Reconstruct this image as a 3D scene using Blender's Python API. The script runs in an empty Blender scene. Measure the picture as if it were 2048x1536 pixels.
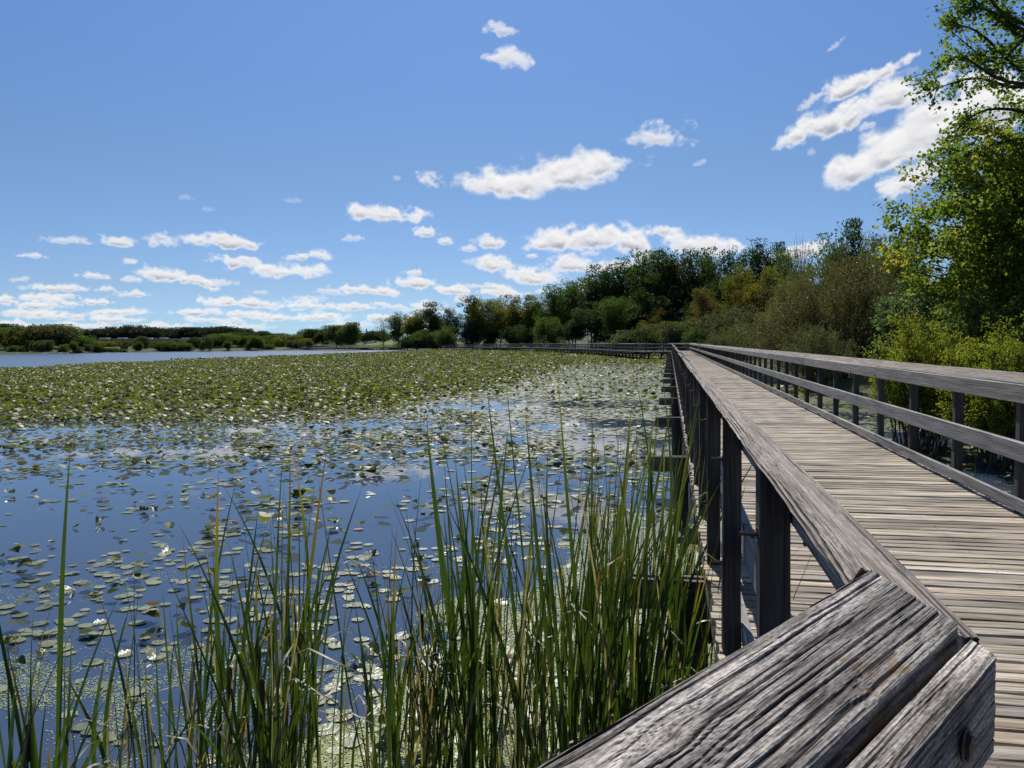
import bpy, math, random
import numpy as np
from mathutils import Vector, Matrix
R = math.radians
random.seed(7); rng = np.random.default_rng(7)
sc = bpy.context.scene
COL = sc.collection

# ------------------------------------------------------------------ camera
F = 1539.0                      # focal length in pixels of a 2048 px wide picture
PITCH, ROLL, EYE = R(3.05), R(0.65), 2.42
c_, s_ = math.cos(ROLL), math.sin(ROLL)
RIGHT = Vector((c_, -s_*math.sin(PITCH), -s_*math.cos(PITCH)))
UPV = Vector((s_, c_*math.sin(PITCH), c_*math.cos(PITCH)))
FWD = Vector((0, math.cos(PITCH), -math.sin(PITCH)))
cam = bpy.data.cameras.new('camera'); cam_o = bpy.data.objects.new('camera', cam); COL.objects.link(cam_o)
cam.sensor_width = 36; cam.lens = F/2048*36; cam.clip_start = .05; cam.clip_end = 6000
cam_o.matrix_world = Matrix.Translation((0, 0, EYE)) @ Matrix((RIGHT, UPV, -FWD)).transposed().to_4x4()
sc.camera = cam_o

def ray(x, y):                   # direction through a photograph pixel, scaled to unit Y
    d = RIGHT*((x-1024)/F) + UPV*(-(y-768)/F) + FWD
    return d/d.y
def at(x, y, Y):                 # the point at distance Y seen at that pixel
    d = ray(x, y); return Vector((d.x*Y, Y, EYE+d.z*Y))
def on_plane(x, y, z):
    d = ray(x, y); t = (z-EYE)/d.z
    return Vector((d.x*t, t, z))

# ------------------------------------------------------------------ light
SUN_EL, SUN_AZ = R(46), R(-1)
SKY_STRENGTH, SUN_STRENGTH = 0.075, 5.0
sc.view_settings.view_transform = 'Standard'; sc.view_settings.look = 'None'
sc.view_settings.exposure = 0.15; sc.view_settings.gamma = 1.0
try: sc.view_settings.use_curve_mapping = False
except Exception: pass
sc.cycles.use_denoising = True
sc.cycles.max_bounces = 7; sc.cycles.diffuse_bounces = 4; sc.cycles.glossy_bounces = 3
sc.cycles.transmission_bounces = 5; sc.cycles.transparent_max_bounces = 8
sc.cycles.caustics_reflective = False; sc.cycles.caustics_refractive = False
sc.cycles.sample_clamp_indirect = 4.0

sunv = Vector((math.sin(SUN_AZ)*math.cos(SUN_EL), math.cos(SUN_AZ)*math.cos(SUN_EL), math.sin(SUN_EL)))
sl = bpy.data.lights.new('sun', 'SUN'); sl.energy = SUN_STRENGTH; sl.angle = R(.53); sl.color = (1, .955, .88)
so = bpy.data.objects.new('sun', sl); COL.objects.link(so)
so.rotation_euler = (-sunv).to_track_quat('-Z', 'Y').to_euler(); so.location = (0, 0, 60)

# ------------------------------------------------------------------ noise
def _tab(seed):
    return np.random.default_rng(seed).random((256, 256)).astype(np.float32)
_T = [_tab(100+i) for i in range(4)]
def vn(x, y, k=0):
    x = np.asarray(x, np.float32); y = np.asarray(y, np.float32)
    xi = np.floor(x); yi = np.floor(y); fx = x-xi; fy = y-yi
    fx = fx*fx*(3-2*fx); fy = fy*fy*(3-2*fy)
    a = xi.astype(np.int64) & 255; b = yi.astype(np.int64) & 255; a1 = (a+1) & 255; b1 = (b+1) & 255
    t = _T[k % 4]
    return (t[a, b]*(1-fx)+t[a1, b]*fx)*(1-fy)+(t[a, b1]*(1-fx)+t[a1, b1]*fx)*fy
def fbm(x, y, n=5, k=0, g=.5):
    s = 0; a = 1; tot = 0
    for i in range(n):
        s = s+a*vn(x*2**i+17.3*i, y*2**i+9.1*i, k+i); tot += a; a *= g
    return s/tot
def sstep(a, b, x):
    t = np.clip((x-a)/(b-a), 0, 1); return t*t*(3-2*t)

# ------------------------------------------------------------------ sky: Nishita plus a cloud layer worked out from noise
def px_dir(x, y):
    d = ray(x, y); n = d.normalized()
    return math.degrees(math.atan2(n.x, n.y)), math.degrees(math.asin(n.z))
CL = [(1000,62,30,13,0,.7),(1018,118,46,22,-5,.9),(975,115,14,7,0,.5),
 (980,372,70,34,0,1),(1060,366,75,44,5,1),(1140,352,80,42,10,1),(1225,330,72,32,8,1),(1318,275,56,25,-5,.8),(1400,326,14,6,20,.35),
 (855,362,27,15,0,.8),(765,430,78,19,-5,1),(848,467,30,11,0,.9),(888,484,20,8,0,.8),(792,357,8,5,0,.3),(705,477,22,7,0,.5),
 (985,487,40,14,0,.9),(1120,482,62,28,8,1),(1190,480,66,30,0,1),(1265,487,50,28,-18,1),(1330,462,27,15,0,.9),(1402,492,78,28,-5,1),
 (1610,502,42,16,0,.9),(1560,520,40,12,0,.7),
 (995,532,60,19,-5,1),(1150,532,58,20,-3,1),(1075,560,62,21,-4,1),(1010,587,42,15,0,1),(905,582,42,12,-6,1),(1225,536,38,14,0,.9),(1290,520,40,14,0,.9),
 (237,485,30,9,-5,.9),(330,485,36,16,0,.7),(440,485,78,15,-3,1),(475,526,44,13,-8,.95),(594,514,24,9,0,.9),(642,512,27,10,-8,.9),
 (573,545,84,17,0,1),(320,550,52,13,-3,1),(395,563,42,11,-8,1),(267,560,18,6,0,.7),(257,524,14,6,0,.8),(183,552,28,6,-4,.8),(108,577,48,7,0,.9),
 (210,578,16,6,0,.8),(745,582,64,12,-6,1),(700,578,30,7,0,.8),(830,567,54,13,-4,1),(826,546,27,7,0,.8),(500,607,82,11,-3,1),(425,604,22,7,0,.8),
 (85,595,44,9,0,.9),(70,612,38,8,0,.9),(195,605,32,6,0,.9),(240,625,58,9,0,1),(390,625,48,9,0,.9),(610,602,28,10,0,.9),(510,630,64,8,0,.9),
 (640,612,52,8,0,.9),(720,615,62,9,0,.9),(70,628,52,8,0,.9),(12,602,20,9,0,.9),(15,650,34,10,0,.9),(130,655,84,10,0,.8),(230,640,52,7,0,.9),
 (300,655,64,9,0,.8),(420,640,62,8,0,.9),(560,636,62,8,0,.9),(650,636,62,9,0,.9),(780,637,52,9,0,.9),(850,610,38,9,0,.9),(870,622,38,8,0,.8),
 (130,634,52,7,0,.8),(480,655,70,7,0,.6),(700,650,70,8,0,.6),(930,600,30,9,0,.8),(1180,570,40,10,0,.7),(370,395,14,5,0,.2),(418,418,14,5,0,.2),(590,402,20,6,0,.2),
 (1770,145,46,12,24,1),(1705,172,56,24,18,1),(1635,195,34,9,28,.6),(1590,270,38,24,20,1),(1650,250,58,30,18,1),(1710,228,34,24,30,1),(1735,252,22,9,25,.55),
 (1790,195,84,36,14,1),(1860,180,60,30,10,1),(1725,335,64,40,20,1),(1800,300,90,44,20,1),(1880,262,80,44,15,1),(1788,377,46,20,20,.9),(1855,350,60,28,20,.9),
 (1668,93,18,5,30,.4),(1625,305,10,9,0,.3),(1950,225,80,50,10,1),(1990,170,60,30,0,.9)]
def make_clouds():
    res = .062
    W = int(360/res)//2*2; H = int(60/res)
    A = np.zeros((H, W), np.float32); S = np.ones((H, W), np.float32)
    lst = []
    for x, y, rx, ry, tilt, st in CL:
        az, el = px_dir(x, y); k = .0365
        lst.append((az, el, rx*k, ry*k, tilt, st))
    r2 = np.random.default_rng(31)
    for i in range(520):                       # the same broken cumulus all the way round
        az = r2.uniform(-180, 180)
        if -36 < az < 36: continue
        el = 1.0+26*r2.random()**2.2
        ry = (.15+.045*el)*r2.uniform(.5, 1.4); lst.append((az, el, ry*r2.uniform(1.8, 5.5), ry, r2.normal(0, 6), r2.uniform(.6, 1)))
    for i in range(70):                        # small puffs low over the far shore
        el = r2.uniform(1.2, 8.5)**1.0; ry = (.10+.022*el)*r2.uniform(.5, 1.2); lst.append((r2.uniform(-36, 12), el*r2.uniform(.35, 1), ry*r2.uniform(2, 5.5), ry, r2.normal(0, 4), r2.uniform(.35, .8)))
    for i in range(40):                        # a few overhead in front as well
        az = r2.uniform(-40, 40); el = r2.uniform(30, 58)
        lst.append((az, el, r2.uniform(1.5, 5), r2.uniform(.6, 1.8), r2.normal(0, 20), r2.uniform(.5, 1)))
    for i, (az, el, rx, ry, tilt, st) in enumerate(lst):
        m = 1.75
        x0 = int((az-rx*m+180)/res); x1 = int((az+rx*m+180)/res)+2; ex = (ry+rx*abs(math.sin(R(tilt))))*m
        y0 = int((el-ex)/res); y1 = int((el+ex)/res)+2
        x0 = max(x0, 0); x1 = min(x1, W); y0 = max(y0, 0); y1 = min(y1, H)
        if x1-x0 < 2 or y1-y0 < 2: continue
        gx, gy = np.meshgrid((np.arange(x0, x1)+.5)*res-180-az, (np.arange(y0, y1)+.5)*res-el)
        ct, st_ = math.cos(R(tilt)), math.sin(R(tilt))
        u = gx*ct+gy*st_; v = -gx*st_+gy*ct
        o = i*7.77
        sx = 1/(ry*1.15+.12*rx)
        wx = u*sx+o; wy = v*sx*1.25+o*1.3
        n1 = fbm(wx, wy, 6, i, .56); n2 = fbm(wx*1.9+5, wy*1.9+3, 5, i+1, .6)
        qy = np.where(v > 0, v/(ry*1.05), v/(ry*.72))
        d = np.sqrt((u/rx)**2+qy**2)
        n3 = fbm(wx*4.3+2, wy*4.3+8, 4, i+2, .62)
        f = 1-d+(n1-.5)*1.85+(n2-.5)*.6+(n3-.5)*.28
        a = (sstep(-.14, .58, f)*.97+.03*sstep(.3, .8, f))*st
        # self shading of the vapour: tops catch the sun, thick undersides go grey
        e = int(max(1, ry*.22/res))
        fs = np.roll(f, -e, 0); fs[-e:] = f[-e:]-.5
        lit = np.clip(.5+1.6*(f-fs), 0, 1)
        thick = sstep(.15, .75, f)
        under = sstep(.25, -.75, qy)
        sh = 1-thick*(.42*(1-lit)+.42*under)-.08*thick
        sl_ = (slice(y0, y1), slice(x0, x1))
        S[sl_] = S[sl_]*(1-a)+sh*a
        A[sl_] = A[sl_]+(1-A[sl_])*a
    img = bpy.data.images.new('cloud_cover', W, H, alpha=False, float_buffer=False)
    img.colorspace_settings.name = 'Non-Color'
    px = np.zeros((H, W, 4), np.float32); px[..., 0] = A; px[..., 1] = np.clip(S, 0, 1); px[..., 3] = 1
    img.pixels.foreach_set(px.ravel()); img.pack()
    return img

world = bpy.data.worlds.new('World'); sc.world = world; world.use_nodes = True
nt = world.node_tree; nt.nodes.clear()
def N(t, typ, **kw):
    n = t.nodes.new(typ)
    for k, v in kw.items():
        if k == 'ins':
            for i, val in v.items():
                if hasattr(val, 'is_linked') or isinstance(val, bpy.types.NodeSocket): t.links.new(val, n.inputs[i])
                else: n.inputs[i].default_value = val
        else: setattr(n, k, v)
    return n
def ramp(t, fac, stops, interp='LINEAR'):
    n = N(t, 'ShaderNodeValToRGB', ins={0: fac}); cr = n.color_ramp; cr.interpolation = interp
    while len(cr.elements) > 1: cr.elements.remove(cr.elements[0])
    cr.elements[0].position = stops[0][0]; cr.elements[0].color = (*stops[0][1], 1)
    for p, c in stops[1:]:
        e = cr.elements.new(p); e.color = (*c, 1)
    return n
sky = N(nt, 'ShaderNodeTexSky', sky_type='NISHITA', sun_disc=False, sun_elevation=SUN_EL, sun_rotation=SUN_AZ, air_density=1.0, dust_density=.12, ozone_density=3.0, altitude=0)
skyc = N(nt, 'ShaderNodeHueSaturation', ins={'Saturation': 1.12, 'Color': sky.outputs[0]})
tc = N(nt, 'ShaderNodeTexCoord'); sep = N(nt, 'ShaderNodeSeparateXYZ', ins={0: tc.outputs['Generated']})
grade = ramp(nt, sep.outputs[2], [(0, (.50, .80, 1.42)), (.015, (.52, .81, 1.40)), (.07, (.63, .74, 1.04)), (.21, (.81, .85, .97)), (.40, (1, 1.07, 1.24)), (1, (1, 1.07, 1.24))])
skyg = N(nt, 'ShaderNodeMix', data_type='RGBA', blend_type='MULTIPLY', ins={0: 1.0, 6: skyc.outputs[0], 7: grade.outputs[0]})
az = N(nt, 'ShaderNodeMath', operation='ARCTAN2', ins={0: sep.outputs[0], 1: sep.outputs[1]})
uu = N(nt, 'ShaderNodeMath', operation='MULTIPLY_ADD', ins={0: az.outputs[0], 1: 1/(2*math.pi), 2: .5})
el = N(nt, 'ShaderNodeMath', operation='ARCSINE', ins={0: sep.outputs[2]})
vv = N(nt, 'ShaderNodeMath', operation='MULTIPLY', ins={0: el.outputs[0], 1: 180/math.pi/60})
cmb = N(nt, 'ShaderNodeCombineXYZ', ins={0: uu.outputs[0], 1: vv.outputs[0]})
tex = N(nt, 'ShaderNodeTexImage', image=make_clouds(), extension='CLIP', interpolation='Linear', ins={0: cmb.outputs[0]})
sepc = N(nt, 'ShaderNodeSeparateColor', ins={0: tex.outputs[0]})
CLOUD = 11.5
cw = N(nt, 'ShaderNodeMix', data_type='RGBA', ins={0: sepc.outputs[1], 6: (CLOUD*.30, CLOUD*.34, CLOUD*.46, 1), 7: (CLOUD, CLOUD*.99, CLOUD*.985, 1)})
mixc = N(nt, 'ShaderNodeMix', data_type='RGBA', ins={0: sepc.outputs[0], 6: skyg.outputs[2], 7: cw.outputs[2]})
bg = N(nt, 'ShaderNodeBackground', ins={0: mixc.outputs[2], 1: SKY_STRENGTH})
N(nt, 'ShaderNodeOutputWorld', ins={0: bg.outputs[0]})
world.cycles.sampling_method = 'MANUAL'; world.cycles.sample_map_resolution = 1024

# ------------------------------------------------------------------ materials
def mat(name):
    m = bpy.data.materials.new(name); m.use_nodes = True; t = m.node_tree; t.nodes.clear()
    return m, t, N(t, 'ShaderNodeOutputMaterial')
def mul(t, a, b): return N(t, 'ShaderNodeMix', data_type='RGBA', blend_type='MULTIPLY', ins={0: 1.0, 6: a, 7: b}).outputs[2]
def val(t, col, v): return N(t, 'ShaderNodeHueSaturation', ins={'Value': v, 'Color': col}).outputs[0]

def wood(name, stops, var=(.75, 1.15), bump=.5, lichen=0.0, moss=0.0, crack=False, fine=150, speck=0.0, lc=.42, stn=(.55, 1.12)):
    m, t, out = mat(name)
    oi = N(t, 'ShaderNodeObjectInfo'); geo = N(t, 'ShaderNodeNewGeometry'); tc = N(t, 'ShaderNodeTexCoord')
    rnd = N(t, 'ShaderNodeMath', operation='ADD', ins={0: oi.outputs['Random'], 1: geo.outputs['Random Per Island']})
    rnd = N(t, 'ShaderNodeMath', operation='FRACT', ins={0: rnd.outputs[0]})
    off = N(t, 'ShaderNodeMath', operation='MULTIPLY', ins={0: rnd.outputs[0], 1: 173.0})
    co = N(t, 'ShaderNodeVectorMath', operation='ADD', ins={0: tc.outputs['Object'], 1: off.outputs[0]})
    def noise(sc3, detail, dist=0.0):
        mp = N(t, 'ShaderNodeMapping', ins={0: co.outputs[0], 3: sc3})
        return N(t, 'ShaderNodeTexNoise', ins={'Vector': mp.outputs[0], 'Scale': 1.0, 'Detail': detail, 'Distortion': dist, 'Roughness': .6})
    g1 = noise((1.6, 30, 30), 5, .5); g2 = noise((3.0, fine, fine), 3, .2); st = noise((1.3, 5, 5), 4, .3); sp = noise((18, 90, 90), 3)
    base = ramp(t, g1.outputs[0], stops)
    lines = ramp(t, g2.outputs[0], [(.30, (lc, lc*.95, lc*.9)), (.46, (.85, .85, .85)), (.7, (1.1, 1.1, 1.1))])
    col = mul(t, base.outputs[0], lines.outputs[0])
    stain = ramp(t, st.outputs[0], [(.32, (stn[0], stn[0]*.96, stn[0]*.93)), (.5, (.95, .95, .95)), (.75, (stn[1], stn[1]*.985, stn[1]*.96))])
    col = mul(t, col, stain.outputs[0])
    v = N(t, 'ShaderNodeMapRange', ins={0: rnd.outputs[0], 3: var[0], 4: var[1]})
    col = val(t, col, v.outputs[0])
    # each board has weathered to a slightly different hue
    h2 = N(t, 'ShaderNodeMath', operation='FRACT', ins={0: off.outputs[0]})
    hue = ramp(t, h2.outputs[0], [(0, (1.05, 1.0, .93)), (.5, (1, 1, 1)), (1, (.95, .98, 1.06))])
    col = mul(t, col, hue.outputs[0])
    if crack:
        at_ = N(t, 'ShaderNodeAttribute', attribute_name='crack')
        ck = ramp(t, at_.outputs['Fac'], [(0, (1.15, 1.15, 1.15)), (.3, (.8, .78, .76)), (.75, (.16, .14, .135)), (1, (.10, .085, .08))])
        col = mul(t, col, ck.outputs[0])
    if speck > 0:
        s2 = noise((190, 420, 420), 4); s3 = noise((9, 40, 40), 4, .4)
        sr = ramp(t, s2.outputs[0], [(.33, (.55, .54, .53)), (.5, (1, 1, 1)), (.66, (1.5, 1.5, 1.48))])
        col = N(t, 'ShaderNodeMix', data_type='RGBA', blend_type='MULTIPLY', ins={0: speck, 6: col, 7: sr.outputs[0]}).outputs[2]
        sr = ramp(t, s3.outputs[0], [(.36, (.5, .48, .47)), (.52, (1, 1, 1)), (.7, (1.3, 1.3, 1.3))])
        col = N(t, 'ShaderNodeMix', data_type='RGBA', blend_type='MULTIPLY', ins={0: speck, 6: col, 7: sr.outputs[0]}).outputs[2]
    if moss > 0:
        mn = N(t, 'ShaderNodeTexNoise', ins={'Vector': co.outputs[0], 'Scale': 14.0, 'Detail': 5.0})
        mf = N(t, 'ShaderNodeMapRange', ins={0: mn.outputs[0], 1: .58, 2: .72, 3: 0, 4: moss})
        col = N(t, 'ShaderNodeMix', data_type='RGBA', ins={0: mf.outputs[0], 6: col, 7: (.14, .16, .07, 1)}).outputs[2]
    if lichen > 0:
        ln = noise((9, 14, 14), 6, .8); l2 = noise((60, 160, 160), 3)
        la = N(t, 'ShaderNodeMath', operation='MULTIPLY_ADD', ins={0: l2.outputs[0], 1: .22, 2: ln.outputs[0]})
        lf = N(t, 'ShaderNodeMapRange', ins={0: la.outputs[0], 1: .745, 2: .80, 3: 0, 4: lichen})
        col = N(t, 'ShaderNodeMix', data_type='RGBA', ins={0: lf.outputs[0], 6: col, 7: (.20, .10, .02, 1)}).outputs[2]
    hsum = N(t, 'ShaderNodeMath', operation='MULTIPLY_ADD', ins={0: g2.outputs[0], 1: .7, 2: g1.outputs[0]})
    hsum = N(t, 'ShaderNodeMath', operation='MULTIPLY_ADD', ins={0: sp.outputs[0], 1: .35, 2: hsum.outputs[0]})
    bp = N(t, 'ShaderNodeBump', ins={'Strength': bump, 'Distance': .006, 'Height': hsum.outputs[0]})
    b = N(t, 'ShaderNodeBsdfPrincipled', ins={'Base Color': col, 'Roughness': .82, 'Specular IOR Level': .3, 'Normal': bp.outputs[0]})
    t.links.new(b.outputs[0], out.inputs[0]); return m

GREY = [(.28, (.15, .145, .145)), (.45, (.23, .22, .215)), (.6, (.30, .29, .28)), (.78, (.38, .37, .36))]
PALE = [(.28, (.36, .34, .32)), (.5, (.52, .50, .47)), (.75, (.62, .60, .57))]
DECK = [(.27, (.14, .104, .074)), (.42, (.36, .30, .23)), (.56, (.525, .455, .36)), (.75, (.685, .615, .51))]
M_rail = wood('weathered_rail_wood', GREY, bump=.6, moss=.3, stn=(.8, 1.06), var=(.85, 1.1))
M_cap = wood('weathered_cap_wood', [(.28, (.11, .09, .08)), (.45, (.19, .162, .142)), (.6, (.26, .23, .205)), (.8, (.36, .33, .305))], bump=.7, stn=(.75, 1.08), var=(.8, 1.05), speck=.45)
M_edge = wood('pale_board_edge', PALE, bump=.3)  # paler wood tone for the chamfers of rail and cap boards
M_hero = wood('cracked_grey_wood', [(.25, (.115, .105, .098)), (.45, (.215, .20, .188)), (.6, (.32, .30, .283)), (.8, (.44, .42, .40))], bump=.55, lichen=.7, crack=True, fine=300, speck=1.0)
M_hero2 = wood('cracked_brown_grey_wood', [(.25, (.17, .145, .125)), (.45, (.30, .265, .235)), (.6, (.42, .385, .35)), (.8, (.56, .53, .50))], bump=.6, crack=True, fine=240, speck=.5)
M_deck = wood('deck_plank_wood', DECK, var=(.5, 1.25), bump=.9, fine=120, lc=.30)
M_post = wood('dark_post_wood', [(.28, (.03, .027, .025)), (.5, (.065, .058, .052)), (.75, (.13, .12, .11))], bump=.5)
M_beam = wood('wet_beam_wood', [(.28, (.08, .072, .065)), (.5, (.17, .15, .13)), (.75, (.34, .31, .28))], bump=.5)

def simple(name, col, rough=.6, metal=0.0, spec=.4, nscale=0, namp=.25):
    m, t, out = mat(name); c = (*col, 1)
    if nscale:
        tc = N(t, 'ShaderNodeTexCoord'); n = N(t, 'ShaderNodeTexNoise', ins={'Vector': tc.outputs['Object'], 'Scale': nscale, 'Detail': 5.0})
        rp = ramp(t, n.outputs[0], [(.3, tuple(x*(1-namp) for x in col)), (.7, tuple(min(1, x*(1+namp)) for x in col))]); c = rp.outputs[0]
    b = N(t, 'ShaderNodeBsdfPrincipled', ins={'Base Color': c, 'Roughness': rough, 'Metallic': metal, 'Specular IOR Level': spec})
    t.links.new(b.outputs[0], out.inputs[0]); return m
M_bolt = simple('rusty_steel', (.07, .055, .048), .6, .7, nscale=60)
M_bark = simple('grey_brown_bark', (.07, .058, .048), .9, nscale=9, namp=.5)
M_barkd = simple('dark_bark', (.035, .03, .027), .9, nscale=9, namp=.5)
M_dead = simple('bleached_deadwood', (.22, .20, .18), .9, nscale=6)
M_brick = simple('brown_brick_wall', (.13, .10, .09), .9, nscale=2)
M_fascia = simple('pale_roof_fascia', (.42, .42, .42), .7, nscale=1)
M_glass = simple('dark_window_glass', (.04, .05, .06), .12, spec=.6)
M_white = simple('white_feather', (.8, .8, .78), .7, nscale=4, namp=.08)
M_paintw = simple('white_car_paint', (.75, .75, .75), .25, nscale=.5, namp=.05)
M_tyre = simple('black_rubber', (.02, .02, .02), .8)
M_spike = simple('brown_seed_head', (.075, .03, .015), .95, nscale=60, namp=.4)

def leafmat(name, stops, trans=.4, tcol=(1.25, 1.25, .55), rough=.55, spec=.14, bump=.0, nsc=30.0):
    m, t, out = mat(name)
    at_ = N(t, 'ShaderNodeAttribute', attribute_name='tint'); oi = N(t, 'ShaderNodeObjectInfo')
    f = N(t, 'ShaderNodeMath', operation='MULTIPLY_ADD', ins={0: oi.outputs['Random'], 1: .24, 2: at_.outputs['Fac']})
    f = N(t, 'ShaderNodeMath', operation='SUBTRACT', ins={0: f.outputs[0], 1: .12})
    rp = ramp(t, f.outputs[0], stops)
    tcn = N(t, 'ShaderNodeTexCoord'); nb = N(t, 'ShaderNodeTexNoise', ins={'Vector': tcn.outputs['Object'], 'Scale': nsc, 'Detail': 3.0})
    bpn = N(t, 'ShaderNodeBump', ins={'Strength': bump, 'Distance': .02, 'Height': nb.outputs[0]})
    b = N(t, 'ShaderNodeBsdfPrincipled', ins={'Base Color': rp.outputs[0], 'Roughness': rough, 'Specular IOR Level': spec, 'Normal': bpn.outputs[0]})
    tr = N(t, 'ShaderNodeBsdfTranslucent', ins={0: mul(t, rp.outputs[0], (*tcol, 1))})
    mx = N(t, 'ShaderNodeMixShader', ins={0: trans, 1: b.outputs[0], 2: tr.outputs[0]})
    t.links.new(mx.outputs[0], out.inputs[0]); return m
L_dark = leafmat('dark_green_foliage', [(0, (0.019, 0.040, 0.015)), (.5, (0.035, 0.067, 0.020)), (1, (0.062, 0.095, 0.028))], trans=0.45)
L_mid = leafmat('mid_green_foliage', [(0, (0.042, 0.080, 0.023)), (.5, (0.071, 0.120, 0.031)), (1, (0.119, 0.160, 0.038))], trans=0.5)
L_yel = leafmat('yellow_green_foliage', [(0, (0.069, 0.092, 0.021)), (.5, (0.127, 0.138, 0.029)), (1, (0.196, 0.172, 0.040))], trans=0.55)
L_org = leafmat('turning_foliage', [(0, (0.064, 0.071, 0.020)), (.5, (0.104, 0.095, 0.030)), (1, (0.152, 0.104, 0.035))], trans=.5)
L_olive = leafmat('grey_olive_foliage', [(0, (0.058, 0.072, 0.039)), (.5, (0.098, 0.111, 0.058)), (1, (0.156, 0.163, 0.091))], trans=0.4)
L_brown = leafmat('brownish_willow_foliage', [(0, (0.070, 0.065, 0.032)), (.5, (0.133, 0.123, 0.057)), (.85, (0.188, 0.172, 0.081)), (1, (0.313, 0.324, 0.194))], rough=.5, spec=.25, trans=0.4)
L_maple = leafmat('maple_foliage', [(0, (0.059, 0.109, 0.025)), (.4, (0.114, 0.178, 0.035)), (.8, (0.187, 0.236, 0.045)), (1, (0.277, 0.241, 0.063))], trans=0.68)
L_lime = leafmat('lime_green_foliage', [(0, (0.108, 0.144, 0.022)), (.5, (0.192, 0.228, 0.030)), (1, (0.276, 0.288, 0.048))], trans=0.6)
L_blue = leafmat('bluish_green_foliage', [(0, (0.045, 0.080, 0.050)), (.5, (0.090, 0.147, 0.081)), (1, (0.180, 0.247, 0.135))], trans=0.45)
L_far = leafmat('distant_foliage', [(0, (0.031, 0.043, 0.031)), (.5, (0.048, 0.062, 0.039)), (1, (0.070, 0.083, 0.043))], trans=0.35)
L_fir = leafmat('fir_needles', [(0, (.012, .024, .016)), (1, (.03, .05, .03))], trans=.1)
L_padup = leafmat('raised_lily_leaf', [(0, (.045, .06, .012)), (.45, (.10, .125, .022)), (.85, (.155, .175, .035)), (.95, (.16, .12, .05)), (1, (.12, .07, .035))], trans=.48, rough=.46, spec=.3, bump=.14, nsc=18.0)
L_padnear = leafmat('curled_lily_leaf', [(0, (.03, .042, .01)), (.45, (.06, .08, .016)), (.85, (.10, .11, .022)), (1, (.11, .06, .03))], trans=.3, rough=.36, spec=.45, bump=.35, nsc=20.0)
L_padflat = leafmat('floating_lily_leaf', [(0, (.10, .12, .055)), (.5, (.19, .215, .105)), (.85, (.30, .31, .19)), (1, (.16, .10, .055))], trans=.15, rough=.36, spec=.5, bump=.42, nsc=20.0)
L_weed = leafmat('duckweed', [(0, (0.224, 0.280, 0.090)), (.5, (0.370, 0.426, 0.157)), (1, (0.515, 0.560, 0.269))], trans=.1, rough=.5)

def grassmat(name, a, b):
    m, t, out = mat(name); tc = N(t, 'ShaderNodeTexCoord')
    n = N(t, 'ShaderNodeTexNoise', ins={'Vector': tc.outputs['Object'], 'Scale': .35, 'Detail': 8.0})
    rp = ramp(t, n.outputs[0], [(.3, a), (.7, b)])
    bp = N(t, 'ShaderNodeBump', ins={'Strength': .6, 'Distance': .3, 'Height': n.outputs[0]})
    bs = N(t, 'ShaderNodeBsdfPrincipled', ins={'Base Color': rp.outputs[0], 'Roughness': .9, 'Specular IOR Level': .15, 'Normal': bp.outputs[0]})
    t.links.new(bs.outputs[0], out.inputs[0]); return m
M_ground = grassmat('rough_shore_grass', (.03, .042, .016), (.065, .085, .028))
M_lawn = grassmat('mown_grass', (.10, .14, .025), (.16, .20, .04))

m, t, out = mat('lake_water'); M_water = m
tc_ = N(t, 'ShaderNodeTexCoord')
mp = N(t, 'ShaderNodeMapping', ins={0: tc_.outputs['Object'], 3: (1.0, 2.2, 1)})
n1 = N(t, 'ShaderNodeTexNoise', ins={'Vector': mp.outputs[0], 'Scale': 1.6, 'Detail': 3.0})
n2 = N(t, 'ShaderNodeTexNoise', ins={'Vector': mp.outputs[0], 'Scale': .05, 'Detail': 3.0})
sm = N(t, 'ShaderNodeMath', operation='MULTIPLY', ins={0: n1.outputs[0], 1: n2.outputs[0]})
wsx = N(t, 'ShaderNodeSeparateXYZ', ins={0: tc_.outputs['Object']})
wr = N(t, 'ShaderNodeMapRange', ins={0: wsx.outputs[0], 1: -12.0, 2: -50.0, 3: .015, 4: .27})
bp = N(t, 'ShaderNodeBump', ins={'Strength': .06, 'Distance': .02, 'Height': sm.outputs[0]})
b = N(t, 'ShaderNodeBsdfPrincipled', ins={'Base Color': (.044, .064, .102, 1), 'Roughness': wr.outputs[0], 'IOR': 1.42, 'Specular IOR Level': .5, 'Normal': bp.outputs[0]})
t.links.new(b.outputs[0], out.inputs[0])

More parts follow.
